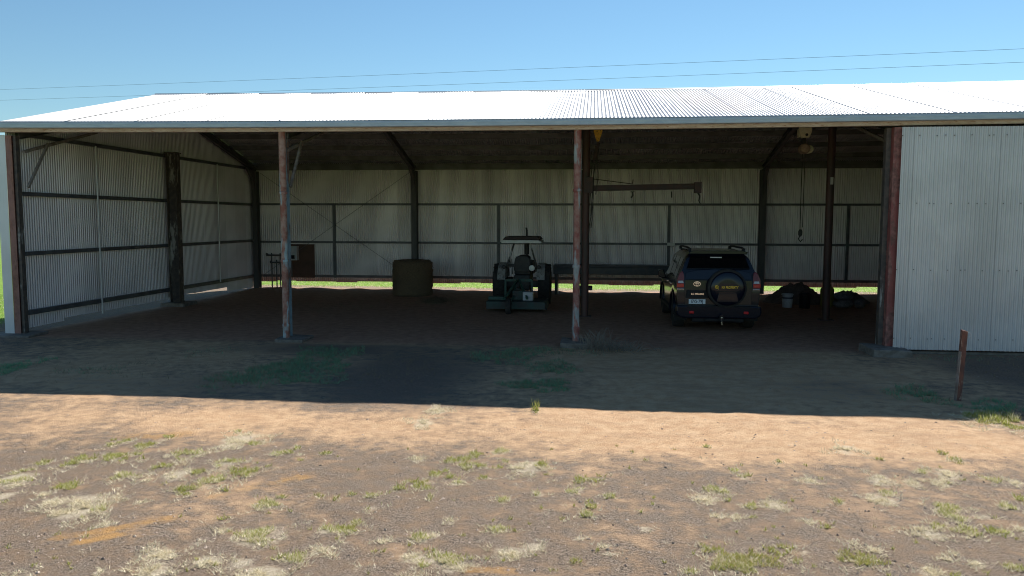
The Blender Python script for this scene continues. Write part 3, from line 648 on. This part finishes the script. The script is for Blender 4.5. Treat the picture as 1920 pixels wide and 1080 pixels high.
# ------------------------------------------------------------------ parked four-wheel drive
M['paint'] = plain('black_paint', (.004, .006, .016), .2, .0, .22)
M['trim'] = plain('black_trim', (.014, .014, .015), .55)
M['glass'] = plain('tinted_glass', (.004, .004, .005), .06, 0, .5)
M['chrome'] = plain('chrome', (.80, .80, .82), .12, 1.0)
M['redlens'] = plain('red_lens', (.6, .012, .018), .2, 0, .2)
M['darkred'] = plain('dark_red_lens', (.16, .004, .008), .3, 0, .0)
M['clear'] = plain('clear_lens', (.62, .60, .60), .12, 0, .6)
M['plate'] = plain('plate_white', (.72, .75, .76), .45)
M['ink'] = plain('plate_ink', (.015, .02, .04), .6)
M['gold'] = plain('gold_vinyl', (1.0, .58, .05), .5)
M['alloy'] = plain('alloy_rim', (.45, .46, .47), .3, .8)
car = thing('parked_car', 'black four-wheel drive with rear spare wheel cover parked facing the back wall', 'car', (15.15, 2.28, 0))
WH = (.95, 3.74); WR = .385
def zb_(y):
    z = .40
    for c in WH:
        d = abs(y-c)
        if d < .47: z = max(z, WR+math.sqrt(max(0, .47**2-d*d))*.98)
    return z
def sect(y):
    zr_ = np.interp(y, [.3, .6, 1.5, 2.4, 2.75, 3.5, 3.7, 4.4, 4.72], [1.78, 1.82, 1.845, 1.83, 1.78, 1.20, 1.14, 1.06, .92])
    wr_ = np.interp(y, [.3, 2.6, 3.4, 3.7, 4.4, 4.72], [.665, .68, .74, .82, .80, .66])
    w0 = np.interp(y, [.1, .5, 3.8, 4.4, 4.72], [.90, .935, .935, .90, .76])
    bl = np.interp(y, [.1, 3.3, 3.7, 4.72], [1.13, 1.10, 1.06, .86])
    zb = zb_(y); zm = max(.86, zb+.03)
    up = min(zr_-.02, max(bl+.02, zr_-.13))
    return [(0, zb), (w0-.16, zb), (w0-.01, zb+.01), (w0, zm), (w0-.015, bl), (wr_+.035, up), (wr_-.10, zr_-.015), (0, zr_)]
def y0(z): return .16 + max(0, min(z, 1.42)-1.10)*.22 + max(0, z-1.42)*.55
b = MB(); ys = sorted(set([round(v, 3) for v in list(np.arange(.50, 4.72, .075))+[4.72]])); rings = []
first = sect(.30); first[0] = (0, .40); first[1] = (first[1][0], .40); first[2] = (first[2][0]-.03, .41)
for i, y in enumerate([None]+ys):
    pr = first if y is None else sect(y); rg_ = []
    for x, z in pr: rg_.append((x, y0(z) if y is None else y, z))
    for x, z in reversed(pr[1:-1]): rg_.append((-x, y0(z) if y is None else y, z))
    rings.append(rg_)
n = len(rings[0])
for rg_ in rings: b.v += rg_
for i in range(len(rings)-1):
    for k in range(n):
        a = i*n+k; c2 = i*n+(k+1) % n; b.f.append((a, c2, c2+n, a+n))
for base in (0, (len(rings)-1)*n):
    b.f.append((base, base+1, base+n-1))
    for k in range(1, 6): b.f.append((base+k, base+k+1, base+n-k-1, base+n-k))
    b.f.append((base+6, base+7, base+8))
body = b.build('body', M['paint'], car, smooth=38)
# glass on the sides and tail
def sidepanel(y0_, y1_, s, t0, t1, off, name, m, par):
    pts = []
    for y in np.linspace(y0_, y1_, 6):
        q = sect(y); (xa, za), (xb, zb2) = q[4], q[5]
        for t in (t0, t1): pts.append((s*(xa+(xb-xa)*t+off), y, za+(zb2-za)*t+off*.4))
    return MB().add(pts, [(2*i, 2*i+2, 2*i+3, 2*i+1) for i in range(5)]).build(name, m, par)
for s in (-1, 1):
    for ya, yb in ((.62, 1.15), (1.22, 2.0), (2.08, 2.80)): sidepanel(ya, yb, s, .10, .90, .006, 'side_window', M['glass'], body)
    for ya in (1.4, 2.2): MB().box(s*.935-.014, s*.935+.014, ya, ya+.2, .98, 1.01).build('door_handle', M['chrome'], body, bevel=.008)
    mi = MB().prism([(.92, 1.02), (1.06, 1.03), (1.13, 1.08), (1.13, 1.24), (1.0, 1.26), (.95, 1.12)], 2.70, 2.84, 'XZ')
    mi.v = [(s*x, y, z) for x, y, z in mi.v]; mi.build('door_mirror', M['paint'], car, bevel=.025)
    MB().tube([(s*.61, .55, 1.86), (s*.61, .75, 1.885), (s*.61, 2.2, 1.885), (s*.61, 2.4, 1.86)], .024, 8).box(s*.61-.03, s*.61+.03, .5, .62, 1.80, 1.88).box(s*.61-.03, s*.61+.03, 2.32, 2.44, 1.80, 1.87).build('roof_rail', M['trim'], car, smooth=40)
    MB().box(s*.935-.035, s*.935+.035, 1.42, 3.25, .36, .43).build('side_step', M['trim'], car, bevel=.015)
    for c in WH:
        f = MB(); arc = [(c+math.cos(a)*.50, WR+math.sin(a)*.50) for a in np.linspace(rad(-5), rad(185), 15)]; inn = [(c+(y-c)*.92, WR+(z-WR)*.92) for y, z in reversed(arc)]
        f.prism(arc+inn, s*.90, s*.962, 'YZ').build('wheel_arch', M['paint'], body, bevel=.012)
    MB().box(s*.80-.14, s*.80+.14, .42, .435, .22, .50).build('mud_flap', M['trim'], car)
def tpanel(poly, off, name, m, par, th=.012):
    """panel lying on the tilted tail: poly in x, z"""
    v1 = [(x, y0(z)-off-th, z) for x, z in poly]; v2 = [(x, y0(z)-off+.01, z) for x, z in poly]; n_ = len(poly)
    return MB().add(v1+v2, [tuple(range(n_))]+[(i, (i+1) % n_, (i+1) % n_+n_, i+n_) for i in range(n_)]).build(name, m, par, bevel=.006)
gate = tpanel([(-.74, .62), (.74, .62), (.75, 1.17), (-.75, 1.17)], .0, 'tailgate', M['paint'], car, .02)
tpanel([(-.745, 1.185), (.745, 1.185), (.715, 1.34), (.50, 1.39), (.1, 1.418), (-.1, 1.418), (-.50, 1.39), (-.715, 1.34)], .0, 'upper_panel', M['paint'], gate, .018)
tpanel([(-.70, 1.425), (.70, 1.425), (.605, 1.71), (-.605, 1.71)], .0, 'rear_window', M['glass'], gate, .012)
MB().prism([(-.64, 1.755), (.64, 1.755), (.66, 1.80), (.55, 1.835), (-.55, 1.835), (-.66, 1.80)], .27, .50, 'XZ').build('spoiler', M['paint'], car, bevel=.012)
MB().box(-.17, .09, y0(1.675)-.03, y0(1.675), 1.665, 1.69).build('brake_light', M['clear'], gate)
for s in (-1, 1):
    def X(q): return [(s*x, z) for x, z in q]
    tl = tpanel(X([(.76, .99), (.925, .99), (.925, 1.18), (.86, 1.33), (.80, 1.37), (.765, 1.30)]), .0, 'tail_light', M['darkred'], car, .035)
    tpanel(X([(.765, 1.01), (.925, 1.01), (.925, 1.09), (.765, 1.09)]), .028, 'brake_lens', M['redlens'], tl, .012)
    tpanel(X([(.77, 1.10), (.90, 1.10), (.89, 1.155), (.79, 1.155)]), .028, 'indicator_lens', M['clear'], tl, .012)
    tpanel(X([(.76, .955), (.92, .955), (.92, .972), (.76, .972)]), .02, 'chrome_strip', M['chrome'], tl, .012)
    MB().box(s*.60-.055, s*.60+.055, -.014, .02, .425, .485).build('reflector', M['redlens'], car, bevel=.012)
    wheel(car, s*.80, WH[0], WR, .26, 0, M['alloy']); wheel(car, s*.80, WH[1], WR, .26, 0, M['alloy'])
bm_ = MB().prism([(-.92, .38), (-.80, .32), (.80, .32), (.92, .38), (.94, .48), (.925, .605), (-.925, .605), (-.94, .48)], .0, .30, 'XZ').build('rear_bumper', M['paint'], car, bevel=.03)
MB().box(-.70, .70, -.006, .01, .575, .598).build('bumper_step', M['trim'], bm_)
MB().box(-.58, .58, .06, .3, .22, .33).build('valance', M['trim'], car, bevel=.03)
tb = MB().box(-.30, .36, -.02, .1, .26, .32).box(.0, .10, -.12, .0, .27, .38).build('tow_bar', M['trim'], car, bevel=.008)
MB().lathe([(.016, .36), (.016, .41), (.026, .43), (.022, .462), (.008, .47)], (.05, -.12, 0), 'Z', 14).tube([(.02, -.14, .49), (.05, -.15, .52), (.08, -.14, .49)], .012, 6).tube([(.05, -.13, .36), (.06, -.14, .30)], .012, 6).build('tow_ball', M['chrome'], tb, smooth=40, loc=(0, 0, -.10))
# spare wheel in its cover
sp = MB().lathe([(.30, .16), (.42, .14), (.435, .06), (.425, -.03), (.385, -.055)], (.17, 0, 1.0), 'Y', 48).build('spare_wheel', M['tyre'], gate, smooth=40)
MB().lathe([(.38, -.054), (.377, -.075), (.35, -.092), (.20, -.100), (.02, -.102)], (.17, 0, 1.0), 'Y', 48).build('wheel_cover', M['paint'], gate, smooth=50)
MB().prism([(-.07, .70), (.41, .70), (.36, .905), (-.02, .905)], -.108, -.097, 'XZ').build('cover_recess', M['paint'], gate, bevel=.004)
MB().box(-.09, .43, -.107, -.098, .925, .945).build('cover_groove', M['trim'], gate)
RX = (rad(90), 0, 0)
text('cover_lettering', 'KR PROPERTY', .072, M['gold'], gate, (.215, -.106, 1.03), RX, .002, (.80, 1.05), .002)
em = MB(); em.lathe([(.040, -.004), (.040, .004), (.026, .004), (.026, -.004)], (-.075, -.108, 1.04), 'Y', 20)
em.bar((-.095, -.113, 1.065), (-.045, -.113, 1.005), .006, .014); em.bar((-.06, -.113, 1.015), (-.035, -.113, .99), .006, .016)
em.build('cover_emblem', M['gold'], gate)
# badges and number plate
def ellipse_ring(cx, cz, a, b2, wd, y, name):
    e_ = MB(); n_ = 36; vs = []; fs = []
    for yy in (y, y+.006):
        for (A, B) in ((a, b2), (a-wd, b2-wd)):
            for k in range(n_): vs.append((cx+A*math.cos(2*math.pi*k/n_), yy, cz+B*math.sin(2*math.pi*k/n_)))
    for k in range(n_):
        k2 = (k+1) % n_
        fs += [(k, k2, n_+k2, n_+k), (2*n_+k, 3*n_+k, 3*n_+k2, 2*n_+k2), (k, 2*n_+k, 2*n_+k2, k2), (n_+k, n_+k2, 3*n_+k2, 3*n_+k)]
    e_.add(vs, fs); return e_
e1 = ellipse_ring(-.475, 1.085, .082, .056, .012, .126, 'e')
for q in (ellipse_ring(-.475, 1.110, .055, .022, .009, .124, 'e'), ellipse_ring(-.475, 1.083, .027, .050, .009, .122, 'e')): e1.add(q.v, q.f)
e1.build('badge', M['chrome'], gate, smooth=40)
MB().prism([(-.73, .765), (-.22, .765), (-.20, .935), (-.70, .945)], .128, .139, 'XZ').build('plate_recess', M['trim'], gate, bevel=.004)
text('model_badge', 'LC PRADO', .058, M['chrome'], gate, (-.46, .124, .855), RX, .003, (1.02, 1.0), .001)
pl = MB().box(-.655, -.283, .105, .115, .632, .740).build('number_plate', M['plate'], gate, bevel=.003)
text('plate_number', 'EVS-79J', .098, M['ink'], pl, (-.469, .103, .688), RX, .0008, (.86, 1.05), .0015)

# ------------------------------------------------------------------ things by the back wall on the right
M['white'] = noisy('bucket_white', (.62, .64, .66), (.52, .53, .54), 8, .5)
M['blackp'] = plain('black_plastic', (.015, .015, .016), .5)
M['drum'] = noisy('drum_yellow', (.24, .21, .045), (.17, .14, .035), 7, .6, 0, None, None, .35, .65, (.10, .08, .04), 20)
M['soilheap'] = noisy('heap_soil', (.20, .15, .125), (.13, .10, .085), 9, .95, 0, None, (40, .8, .04))
M['sack'] = noisy('grey_sack', (.19, .18, .18), (.11, .10, .10), 9, .85, 0, None, (25, .8, .05), .35, .65, (.30, .29, .28), 18)
def bucket(loc, m, r, h, label, band=None):
    t = thing('bucket', label, 'bucket', loc)
    MB().lathe([(r*.82, 0), (r*.86, .01), (r*.98, h*.90), (r*1.06, h*.91), (r*1.06, h*.97), (r, h), (r*.93, h), (r*.78, .03)], (0, 0, 0), 'Z', 28).build('shell', m, t, smooth=35)
    MB().tube([(r*1.02*math.cos(a), -.04-r*.35*math.sin(a), h*.92-r*1.1*math.sin(a)) for a in np.linspace(0, math.pi, 12)], .005, 5).build('handle', M['chain'], t)
    if band: MB().lathe([(r*.955, h*.66), (r*.985, h*.66), (r*.995, h*.76), (r*.965, h*.76)], (0, 0, 0), 'Z', 28).build('label_band', band, t, smooth=35)
    return t
bucket((17.98, 7.85, 0), M['white'], .16, .40, 'white plastic bucket with dark band beside the soil heap', plain('band_dark', (.05, .045, .06), .5))
bucket((18.42, 7.65, 0), M['blackp'], .17, .43, 'black bucket standing between the white bucket and the brown pole')
dm = thing('drum', 'dirty yellow plastic drum right of the brown gantry pole', 'drum', (19.18, 8.15, 0))
MB().lathe([(.15, 0), (.19, .03), (.195, .25), (.185, .27), (.195, .30), (.19, .52), (.13, .60), (.06, .61)], (0, 0, 0), 'Z', 28).build('shell', M['drum'], dm, smooth=40)
MB().lathe([(.05, .605), (.055, .65), (.05, .66)], (.06, 0, 0), 'Z', 14).build('cap', M['blackp'], dm)
MB().tube([(-.10, 0, .58), (-.10, 0, .68), (.02, 0, .68), (.02, 0, .60)], .018, 8).build('handle', M['drum'], dm)
heap('soil_heap', (18.6, 9.4, 0), 1.0, .8, .58, 4, M['soilheap'], 'dark soil heap behind the two buckets', 'heap')
heap('soil_heap', (20.2, 9.6, 0), .7, .6, .38, 6, M['soilheap'], 'dark soil heap behind the grey sacks', 'heap')
def sack(loc, L, wd, h, rz, seed, label):
    rg = np.random.default_rng(seed); b = MB(); nu, nv = 18, 14; vs = []; fs = []
    for i in range(nu):
        t = i/(nu-1)*2-1; k = max(.02, (1-abs(t)**3.2))**.6
        for j in range(nv):
            a = 2*math.pi*j/nv; cc, ss = math.cos(a), math.sin(a)
            vs.append((t*L/2+rg.normal(0, .006), wd/2*k*math.copysign(abs(cc)**.8, cc)*(1+rg.normal(0, .04)), h/2+h/2*k*math.copysign(abs(ss)**.8, ss)*(1+rg.normal(0, .05))))
    for i in range(nu-1):
        for j in range(nv): a = i*nv+j; c2 = i*nv+(j+1) % nv; fs.append((a, c2, c2+nv, a+nv))
    o = b.add(vs, fs).build('sack', M['sack'], None, smooth=70, loc=loc); o.rotation_euler = (0, 0, rz); return tag(o, label, 'sack', 'grey sacks beside the yellow drum')
sack((19.58, 7.95, 0), .62, .40, .24, .2, 1, 'grey sack at the bottom of the pile, next to the yellow drum')
sack((19.60, 8.0, .23), .56, .36, .22, -.3, 2, 'grey sack lying on top of another, next to the yellow drum')
sack((20.05, 7.95, 0), .42, .30, .26, 1.2, 3, 'small grey sack at the right end of the sack pile')

# ------------------------------------------------------------------ steel peg in the yard
M['peg'] = noisy('rusty_peg', (.20, .085, .06), (.11, .055, .045), 9, .8, .1, (2, 2, .6), (40, .5, .01), .35, .65, (.32, .22, .17), 14)
pg = thing('steel_post', 'short rusty steel channel post standing in the yard before the right cladding', 'post', (17.44, -4.21, -.02))
MB().add([(-.035, 0, 0), (.035, 0, 0), (.035, .06, 0), (-.035, .06, 0), (.0, 0, 1.02), (.078, 0, 1.0), (.078, .06, 1.01), (.0, .06, 1.03)], [(3, 2, 1, 0), (4, 5, 6, 7), (0, 1, 5, 4), (1, 2, 6, 5), (2, 3, 7, 6), (3, 0, 4, 7)]).build('channel', M['peg'], pg, bevel=.004)
MB().add([(-.045, -.02, 0), (-.036, -.02, 0), (-.036, .05, 0), (-.045, .05, 0), (-.012, -.02, .72), (-.003, -.02, .72), (-.003, .05, .72), (-.012, .05, .72)], [(3, 2, 1, 0), (4, 5, 6, 7), (0, 1, 5, 4), (1, 2, 6, 5), (2, 3, 7, 6), (3, 0, 4, 7)]).build('flange', noisy('peg_worn', (.34, .28, .25), (.2, .14, .11), 9, .7), pg)
MB().tube([(.075+.028*math.cos(a)+.02, .01, .955+.03*math.sin(a)) for a in np.linspace(-2.4, 2.4, 12)], .006, 6).build('ring', M['conduit'], pg)

# ------------------------------------------------------------------ power lines behind the shed
M['wire'] = plain('wire', (.10, .12, .14), .5, .3)
M['timber'] = noisy('pole_timber', (.20, .16, .12), (.13, .10, .08), 5, .85, 0, (3, 3, .3))
def wire(pix, y0_, y1_):
    pl_ = [ypt(x, y, y0_+(y1_-y0_)*x/1920) for x, y in pix]
    ts = [(p_[0]-pl_[0][0])/(pl_[-1][0]-pl_[0][0]) for p_ in pl_]
    cz = np.polyfit(ts, [p_[2] for p_ in pl_], 2); cy = np.polyfit(ts, [p_[1] for p_ in pl_], 1); cx = np.polyfit(ts, [p_[0] for p_ in pl_], 1)
    return [(np.polyval(cx, t), np.polyval(cy, t), np.polyval(cz, t)) for t in np.linspace(-.55, 1.35, 60)]
WA = wire([(0, 163), (350, 157), (700, 148), (1200, 126), (1560, 106), (1920, 82)], 52, 30)
WB = wire([(0, 185), (290, 181), (1200, 151), (1560, 132), (1920, 109)], 53.5, 31.5)
tag(MB().tube(WA, .009, 5).build('power_line', M['wire']), 'upper thin power line crossing the sky above the roof', 'wire')
tag(MB().tube(WB, .009, 5).build('power_line', M['wire']), 'lower thin power line just above the shed ridge', 'wire')
for k, lab in ((0, 'timber power pole far to the left of the shed'), (-1, 'timber power pole far to the right behind the shed')):
    A, B = WA[k], WB[k]; t = thing('power_pole', lab, 'pole', (A[0], (A[1]+B[1])/2, 0))
    top = max(A[2], B[2])+.1
    MB().tube([(0, 0, -.5), (0, 0, top+.5)], [.17, .12], 14).build('shaft', M['timber'], t, smooth=40)
    MB().bar((0, -1.3, top-.25), (0, 1.3, top-.25), .1, .12).build('crossarm', M['timber'], t)

# ------------------------------------------------------------------ trees far off to the left
M['bark'] = noisy('bark', (.16, .12, .09), (.10, .08, .06), 8, .9, local=True)
M['leaf'] = noisy('leaf_olive', (.045, .075, .025), (.08, .11, .04), 1.2, .7)
def tree(loc, h, seed, label):
    rg = np.random.default_rng(seed); t = thing('gum_tree', label, 'tree', loc)
    tk = MB(); ends = []
    tk.tube([(0, 0, -.3), (.1, 0, h*.2), (.05, .1, h*.45), (.2, 0, h*.8)], [h*.03, h*.024, h*.018, .04], 10)
    for k in range(9):
        a = k*2.4; z = h*(.28+.05*k); L = h*(.36-.02*k)
        e = (math.cos(a)*L, math.sin(a)*L, z+h*.2); tk.tube([(.08, 0, z), (e[0]*.5, e[1]*.5, z+h*.13), e], [h*.012, h*.008, .03], 7); ends.append(e)
    tk.build('trunk', M['bark'], t, smooth=50)
    ends += [(.2, 0, h*.85), (0, 0, h*.7)]; vs = []; fs = []
    for e in ends:
        for q in range(7):
            c = np.array(e)+rg.normal(0, h*.07, 3)
            for j in range(90):
                p_ = c+rg.normal(0, h*.035, 3); d1 = rg.normal(size=3); d1 /= np.linalg.norm(d1); d2 = np.cross(d1, rg.normal(size=3)); d2 /= np.linalg.norm(d2)
                o = len(vs); L = .20; vs += [tuple(p_-d2*.05), tuple(p_+d1*L*.5+d2*.07), tuple(p_+d1*L), tuple(p_+d1*L*.5-d2*.07)]; fs.append((o, o+1, o+2, o+3))
    me = bpy.data.meshes.new('crown'); me.from_pydata(vs, [], fs); me.update(); link('crown', me, M['leaf'], t)
tree((-104, 115, 0), 10, 1, 'dark green gum tree far beyond the left end of the shed')
tree((-128, 122, 0), 12, 2, 'tall gum tree at the far left edge of the field')

# ------------------------------------------------------------------ grass, straw, stones, sticks
def attrmat(name, rough=.8):
    m, nt, bs = newmat(name); a = N(nt, 'ShaderNodeAttribute'); a.attribute_name = 'col'
    nt.links.new(a.outputs['Color'], bs.inputs['Base Color']); bs.inputs['Roughness'].default_value = rough; bs.inputs['Specular IOR Level'].default_value = .2
    tr_ = N(nt, 'ShaderNodeBsdfTranslucent'); nt.links.new(a.outputs['Color'], tr_.inputs['Color'])
    mx = N(nt, 'ShaderNodeMixShader'); mx.inputs[0].default_value = .35
    nt.links.new(bs.outputs[0], mx.inputs[1]); nt.links.new(tr_.outputs[0], mx.inputs[2]); nt.links.new(mx.outputs[0], nt.nodes['Material Output'].inputs['Surface'])
    return m
M['blade'] = attrmat('grass_blade')
class Blades:
    def __init__(s): s.P = []; s.C = []
    def add(s, x, y, h, wd, lean, col):
        """arrays of blade roots -> triangles"""
        n_ = len(x); z = hgt(x, y)-.004; a = RNG.uniform(0, 2*np.pi, n_); b = RNG.uniform(0, 2*np.pi, n_)
        root = np.stack([x, y, z], -1); side = np.stack([np.cos(a), np.sin(a), np.zeros(n_)], -1)*wd[:, None]/2
        ld = np.stack([np.cos(b), np.sin(b), np.zeros(n_)], -1)*(lean*h)[:, None]
        tip = root+ld+np.stack([np.zeros(n_), np.zeros(n_), h*np.sqrt(np.clip(1-lean**2, .02, 1))+.006], -1)
        s.P.append(np.stack([root-side, root+side, tip], 1)); s.C.append(np.repeat(col[:, None, :], 3, 1))
    def build(s, name, label):
        P_ = np.concatenate(s.P).reshape(-1, 3); C_ = np.concatenate(s.C).reshape(-1, 3); n_ = len(P_)//3
        me = bpy.data.meshes.new(name); me.vertices.add(len(P_)); me.vertices.foreach_set('co', P_.astype(np.float32).ravel())
        me.loops.add(n_*3); me.loops.foreach_set('vertex_index', np.arange(n_*3, dtype=np.int32)); me.polygons.add(n_)
        me.polygons.foreach_set('loop_start', np.arange(0, n_*3, 3, dtype=np.int32)); me.update(calc_edges=True)
        ca = me.color_attributes.new('col', 'FLOAT_COLOR', 'POINT'); ca.data.foreach_set('color', np.concatenate([C_, np.ones((len(C_), 1))], 1).astype(np.float32).ravel())
        o = link(name, me, M['blade']); o['kind'] = 'stuff'; o['label'] = label; return o
def cols(n_, kinds):
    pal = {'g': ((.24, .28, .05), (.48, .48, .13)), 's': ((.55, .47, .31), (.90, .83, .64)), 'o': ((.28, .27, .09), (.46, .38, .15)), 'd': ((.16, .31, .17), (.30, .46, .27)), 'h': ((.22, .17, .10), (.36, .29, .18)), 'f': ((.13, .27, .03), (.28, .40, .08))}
    out = np.zeros((n_, 3)); kk = RNG.choice(list(kinds), n_)
    for k in set(kinds):
        a, b = np.array(pal[k][0]), np.array(pal[k][1]); i = kk == k; t = RNG.random((i.sum(), 1))**1.2; out[i] = a+(b-a)*t
    return out
GG, SS = Blades(), Blades()
def scatter(B, px, py, rx, ry, kinds, dens, h, lean, wd=.006, ragged=.3):
    c = gpt(px, py); s_ = F/np.dot(c-CAM, FW); e = CAM[2]/np.linalg.norm((c-CAM)[:2]); a, b = rx/s_, min(ry/s_/e, 2.5*rx/s_)
    n_ = int(min(9000, max(12, dens*math.pi*a*b))); r_ = np.sqrt(RNG.random(n_)); t = RNG.uniform(0, 2*np.pi, n_)
    rag = 1+ragged*np.sin(3*t+px)+ragged*.6*np.sin(7*t+py)
    x = c[0]+a*r_*rag*np.cos(t); y = c[1]+b*r_*rag*np.sin(t)
    k = vnoise(x, y, .09, int(px) % 97) > .40; x, y = x[k], y[k]; n_ = len(x)
    B.add(x, y, RNG.uniform(.45, 1.15, n_)*h, RNG.uniform(.7, 1.3, n_)*wd, np.clip(RNG.normal(lean, .15, n_), .05, .985), cols(n_, kinds))
for x, y, r_, k in patches:
    if k in 'gom':
        scatter(GG, x, y, r_*.9, r_*.33, {'g': 'ggggo', 'o': 'oogg', 'm': 'ggs'}[k], 10000, .05 if r_ < 30 else .042, .72, .0075)
    scatter(SS, x, y+r_*.12, r_*1.4, r_*.5, 'ss', {'s': 8500, 'm': 7000, 'g': 5000, 'o': 4000}[k], .05, .93, .0085, .55)
# taller clump at the foot of the steel post, single tufts
scatter(GG, 1871, 786, 42, 8, 'ggs', 6000, .11, .45); scatter(GG, 1004, 770, 7, 3, 'g', 5000, .17, .4)
# random small tufts over the yard
for i in range(520):
    y = RNG.uniform(835, 1078)**1.0; x = RNG.uniform(-40, 1960)
    if RNG.random() > (.35+.65*(y-835)/240): continue
    r_ = RNG.uniform(3, 9); k = RNG.choice(['s', 's', 's', 'm', 'g'])
    scatter(SS, x, y, r_*1.3, r_*.5, 's', 3000, .04, .92, .004)
    if k != 's': scatter(GG, x, y, r_*.7, r_*.3, 'ggo', 6000, .04, .55)
# grass under the eave, the tone of its shade put into the blade colours
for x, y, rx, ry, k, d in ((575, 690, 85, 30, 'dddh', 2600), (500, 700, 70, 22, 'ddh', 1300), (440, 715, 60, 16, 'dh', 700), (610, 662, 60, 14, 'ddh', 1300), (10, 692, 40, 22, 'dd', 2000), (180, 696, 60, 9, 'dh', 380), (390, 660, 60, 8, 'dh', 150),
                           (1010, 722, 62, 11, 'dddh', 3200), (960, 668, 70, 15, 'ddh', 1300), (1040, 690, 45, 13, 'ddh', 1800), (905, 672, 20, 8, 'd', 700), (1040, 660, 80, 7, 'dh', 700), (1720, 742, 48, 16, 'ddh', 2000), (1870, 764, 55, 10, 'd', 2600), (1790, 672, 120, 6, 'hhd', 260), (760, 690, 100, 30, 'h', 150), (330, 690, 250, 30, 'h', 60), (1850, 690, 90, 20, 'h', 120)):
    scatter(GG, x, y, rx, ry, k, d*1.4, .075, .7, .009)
# straw litter on the shed floor
for x, y, rx, ry, d in ((640, 575, 90, 12, 260), (820, 566, 40, 7, 900), (960, 582, 110, 6, 350), (1130, 580, 60, 5, 260), (1500, 590, 90, 8, 60), (1130, 655, 45, 6, 1500)):
    scatter(SS, x, y, rx, ry, 'h', d, .09, .95, .008)
# green field grass seen under the back wall and past the left end
n_ = 26000; x = RNG.uniform(-2, 31, n_); y = 12.75+RNG.random(n_)**1.3*4.5
GG.add(x, y, RNG.uniform(.03, .09, n_), np.full(n_, .012), np.full(n_, .6), cols(n_, 'fffs'))
n_ = 8000; x = RNG.uniform(-7, -1.3, n_); y = RNG.uniform(0, 14, n_); GG.add(x, y, RNG.uniform(.04, .14, n_), np.full(n_, .012), np.full(n_, .6), cols(n_, 'fffs'))
GG.build('green_grass', 'scattered short green grass tufts on the yard and field')
SS.build('dry_grass', 'flattened pale dry grass lying on the soil')
# small stones and clods
st = MB(); ico = [(0, 0, 1), (.9, 0, .3), (.28, .85, .3), (-.73, .53, .3), (-.73, -.53, .3), (.28, -.85, .3)]; icf = [(0, 1, 2), (0, 2, 3), (0, 3, 4), (0, 4, 5), (0, 5, 1)]
for i in range(4200):
    px, py = RNG.uniform(-30, 1950), 640+440*RNG.random()**.8
    c = gpt(px, py); r_ = .004+.014*RNG.random()**4; a = RNG.uniform(0, 6.28)
    h0 = float(hgt(c[0], c[1])); q = RNG.uniform(.6, 1.4, 3)*r_
    st.add([(c[0]+(vx*math.cos(a)-vy*math.sin(a))*q[0], c[1]+(vx*math.sin(a)+vy*math.cos(a))*q[1], h0-.002+vz*q[2]*.8) for vx, vy, vz in ico], icf)
M['stone'] = noisy('pebbles', (.24, .17, .13), (.48, .39, .31), 9, .9)
o = st.build('pebbles', M['stone']); o['kind'] = 'stuff'; o['label'] = 'loose pebbles and clods on the yard'
# dead weeds beside the footing of the red post
M['stick'] = noisy('dead_stem', (.26, .22, .17), (.17, .14, .11), 15, .9)
def weeds(name, loc, n_, spread, hmax, seed, label, lay):
    rg = np.random.default_rng(seed); t = MB()
    for i in range(n_):
        x, y = rg.normal(0, spread[0]), rg.normal(0, spread[1]); a = rg.uniform(0, 6.28); L = rg.uniform(.4, 1)*hmax; k = rg.uniform(*lay)
        p0 = np.array([x, y, -.01]); d = np.array([math.cos(a)*k, math.sin(a)*k, math.sqrt(max(.02, 1-k*k))]); p1 = p0+d*L*.55+rg.normal(0, .015, 3); p2 = p1+(d+np.array([rg.normal(0, .3), rg.normal(0, .3), -.35]))*L*.45
        p1[2] = max(p1[2], .01); p2[2] = max(p2[2], .01)
        t.tube([p0, p1, p2], [.005, .004, .002], 4)
    return tag(t.build(name, M['stick'], None, loc=loc), label, 'weeds')
weeds('dead_weeds', (12.42, -.28, .0), 130, (.14, .16), .55, 1, 'tangle of dead weed stems against the footing of the red post', (.2, .95))
weeds('dead_weeds', (12.95, -.35, .0), 110, (.22, .16), .38, 2, 'low heap of dead weed stems further right of that footing', (.5, .97))
c = gpt(1908, 782); weeds('dead_weeds', (c[0], c[1], 0), 26, (.10, .06), .22, 5, 'few dry twigs on the soil right of the steel post', (.6, .97))
c = gpt(1640, 660); weeds('dead_weeds', (c[0]-.1, c[1], 0), 24, (.12, .05), .25, 7, 'dry twigs lying left of the red oxide post footing', (.8, .98))
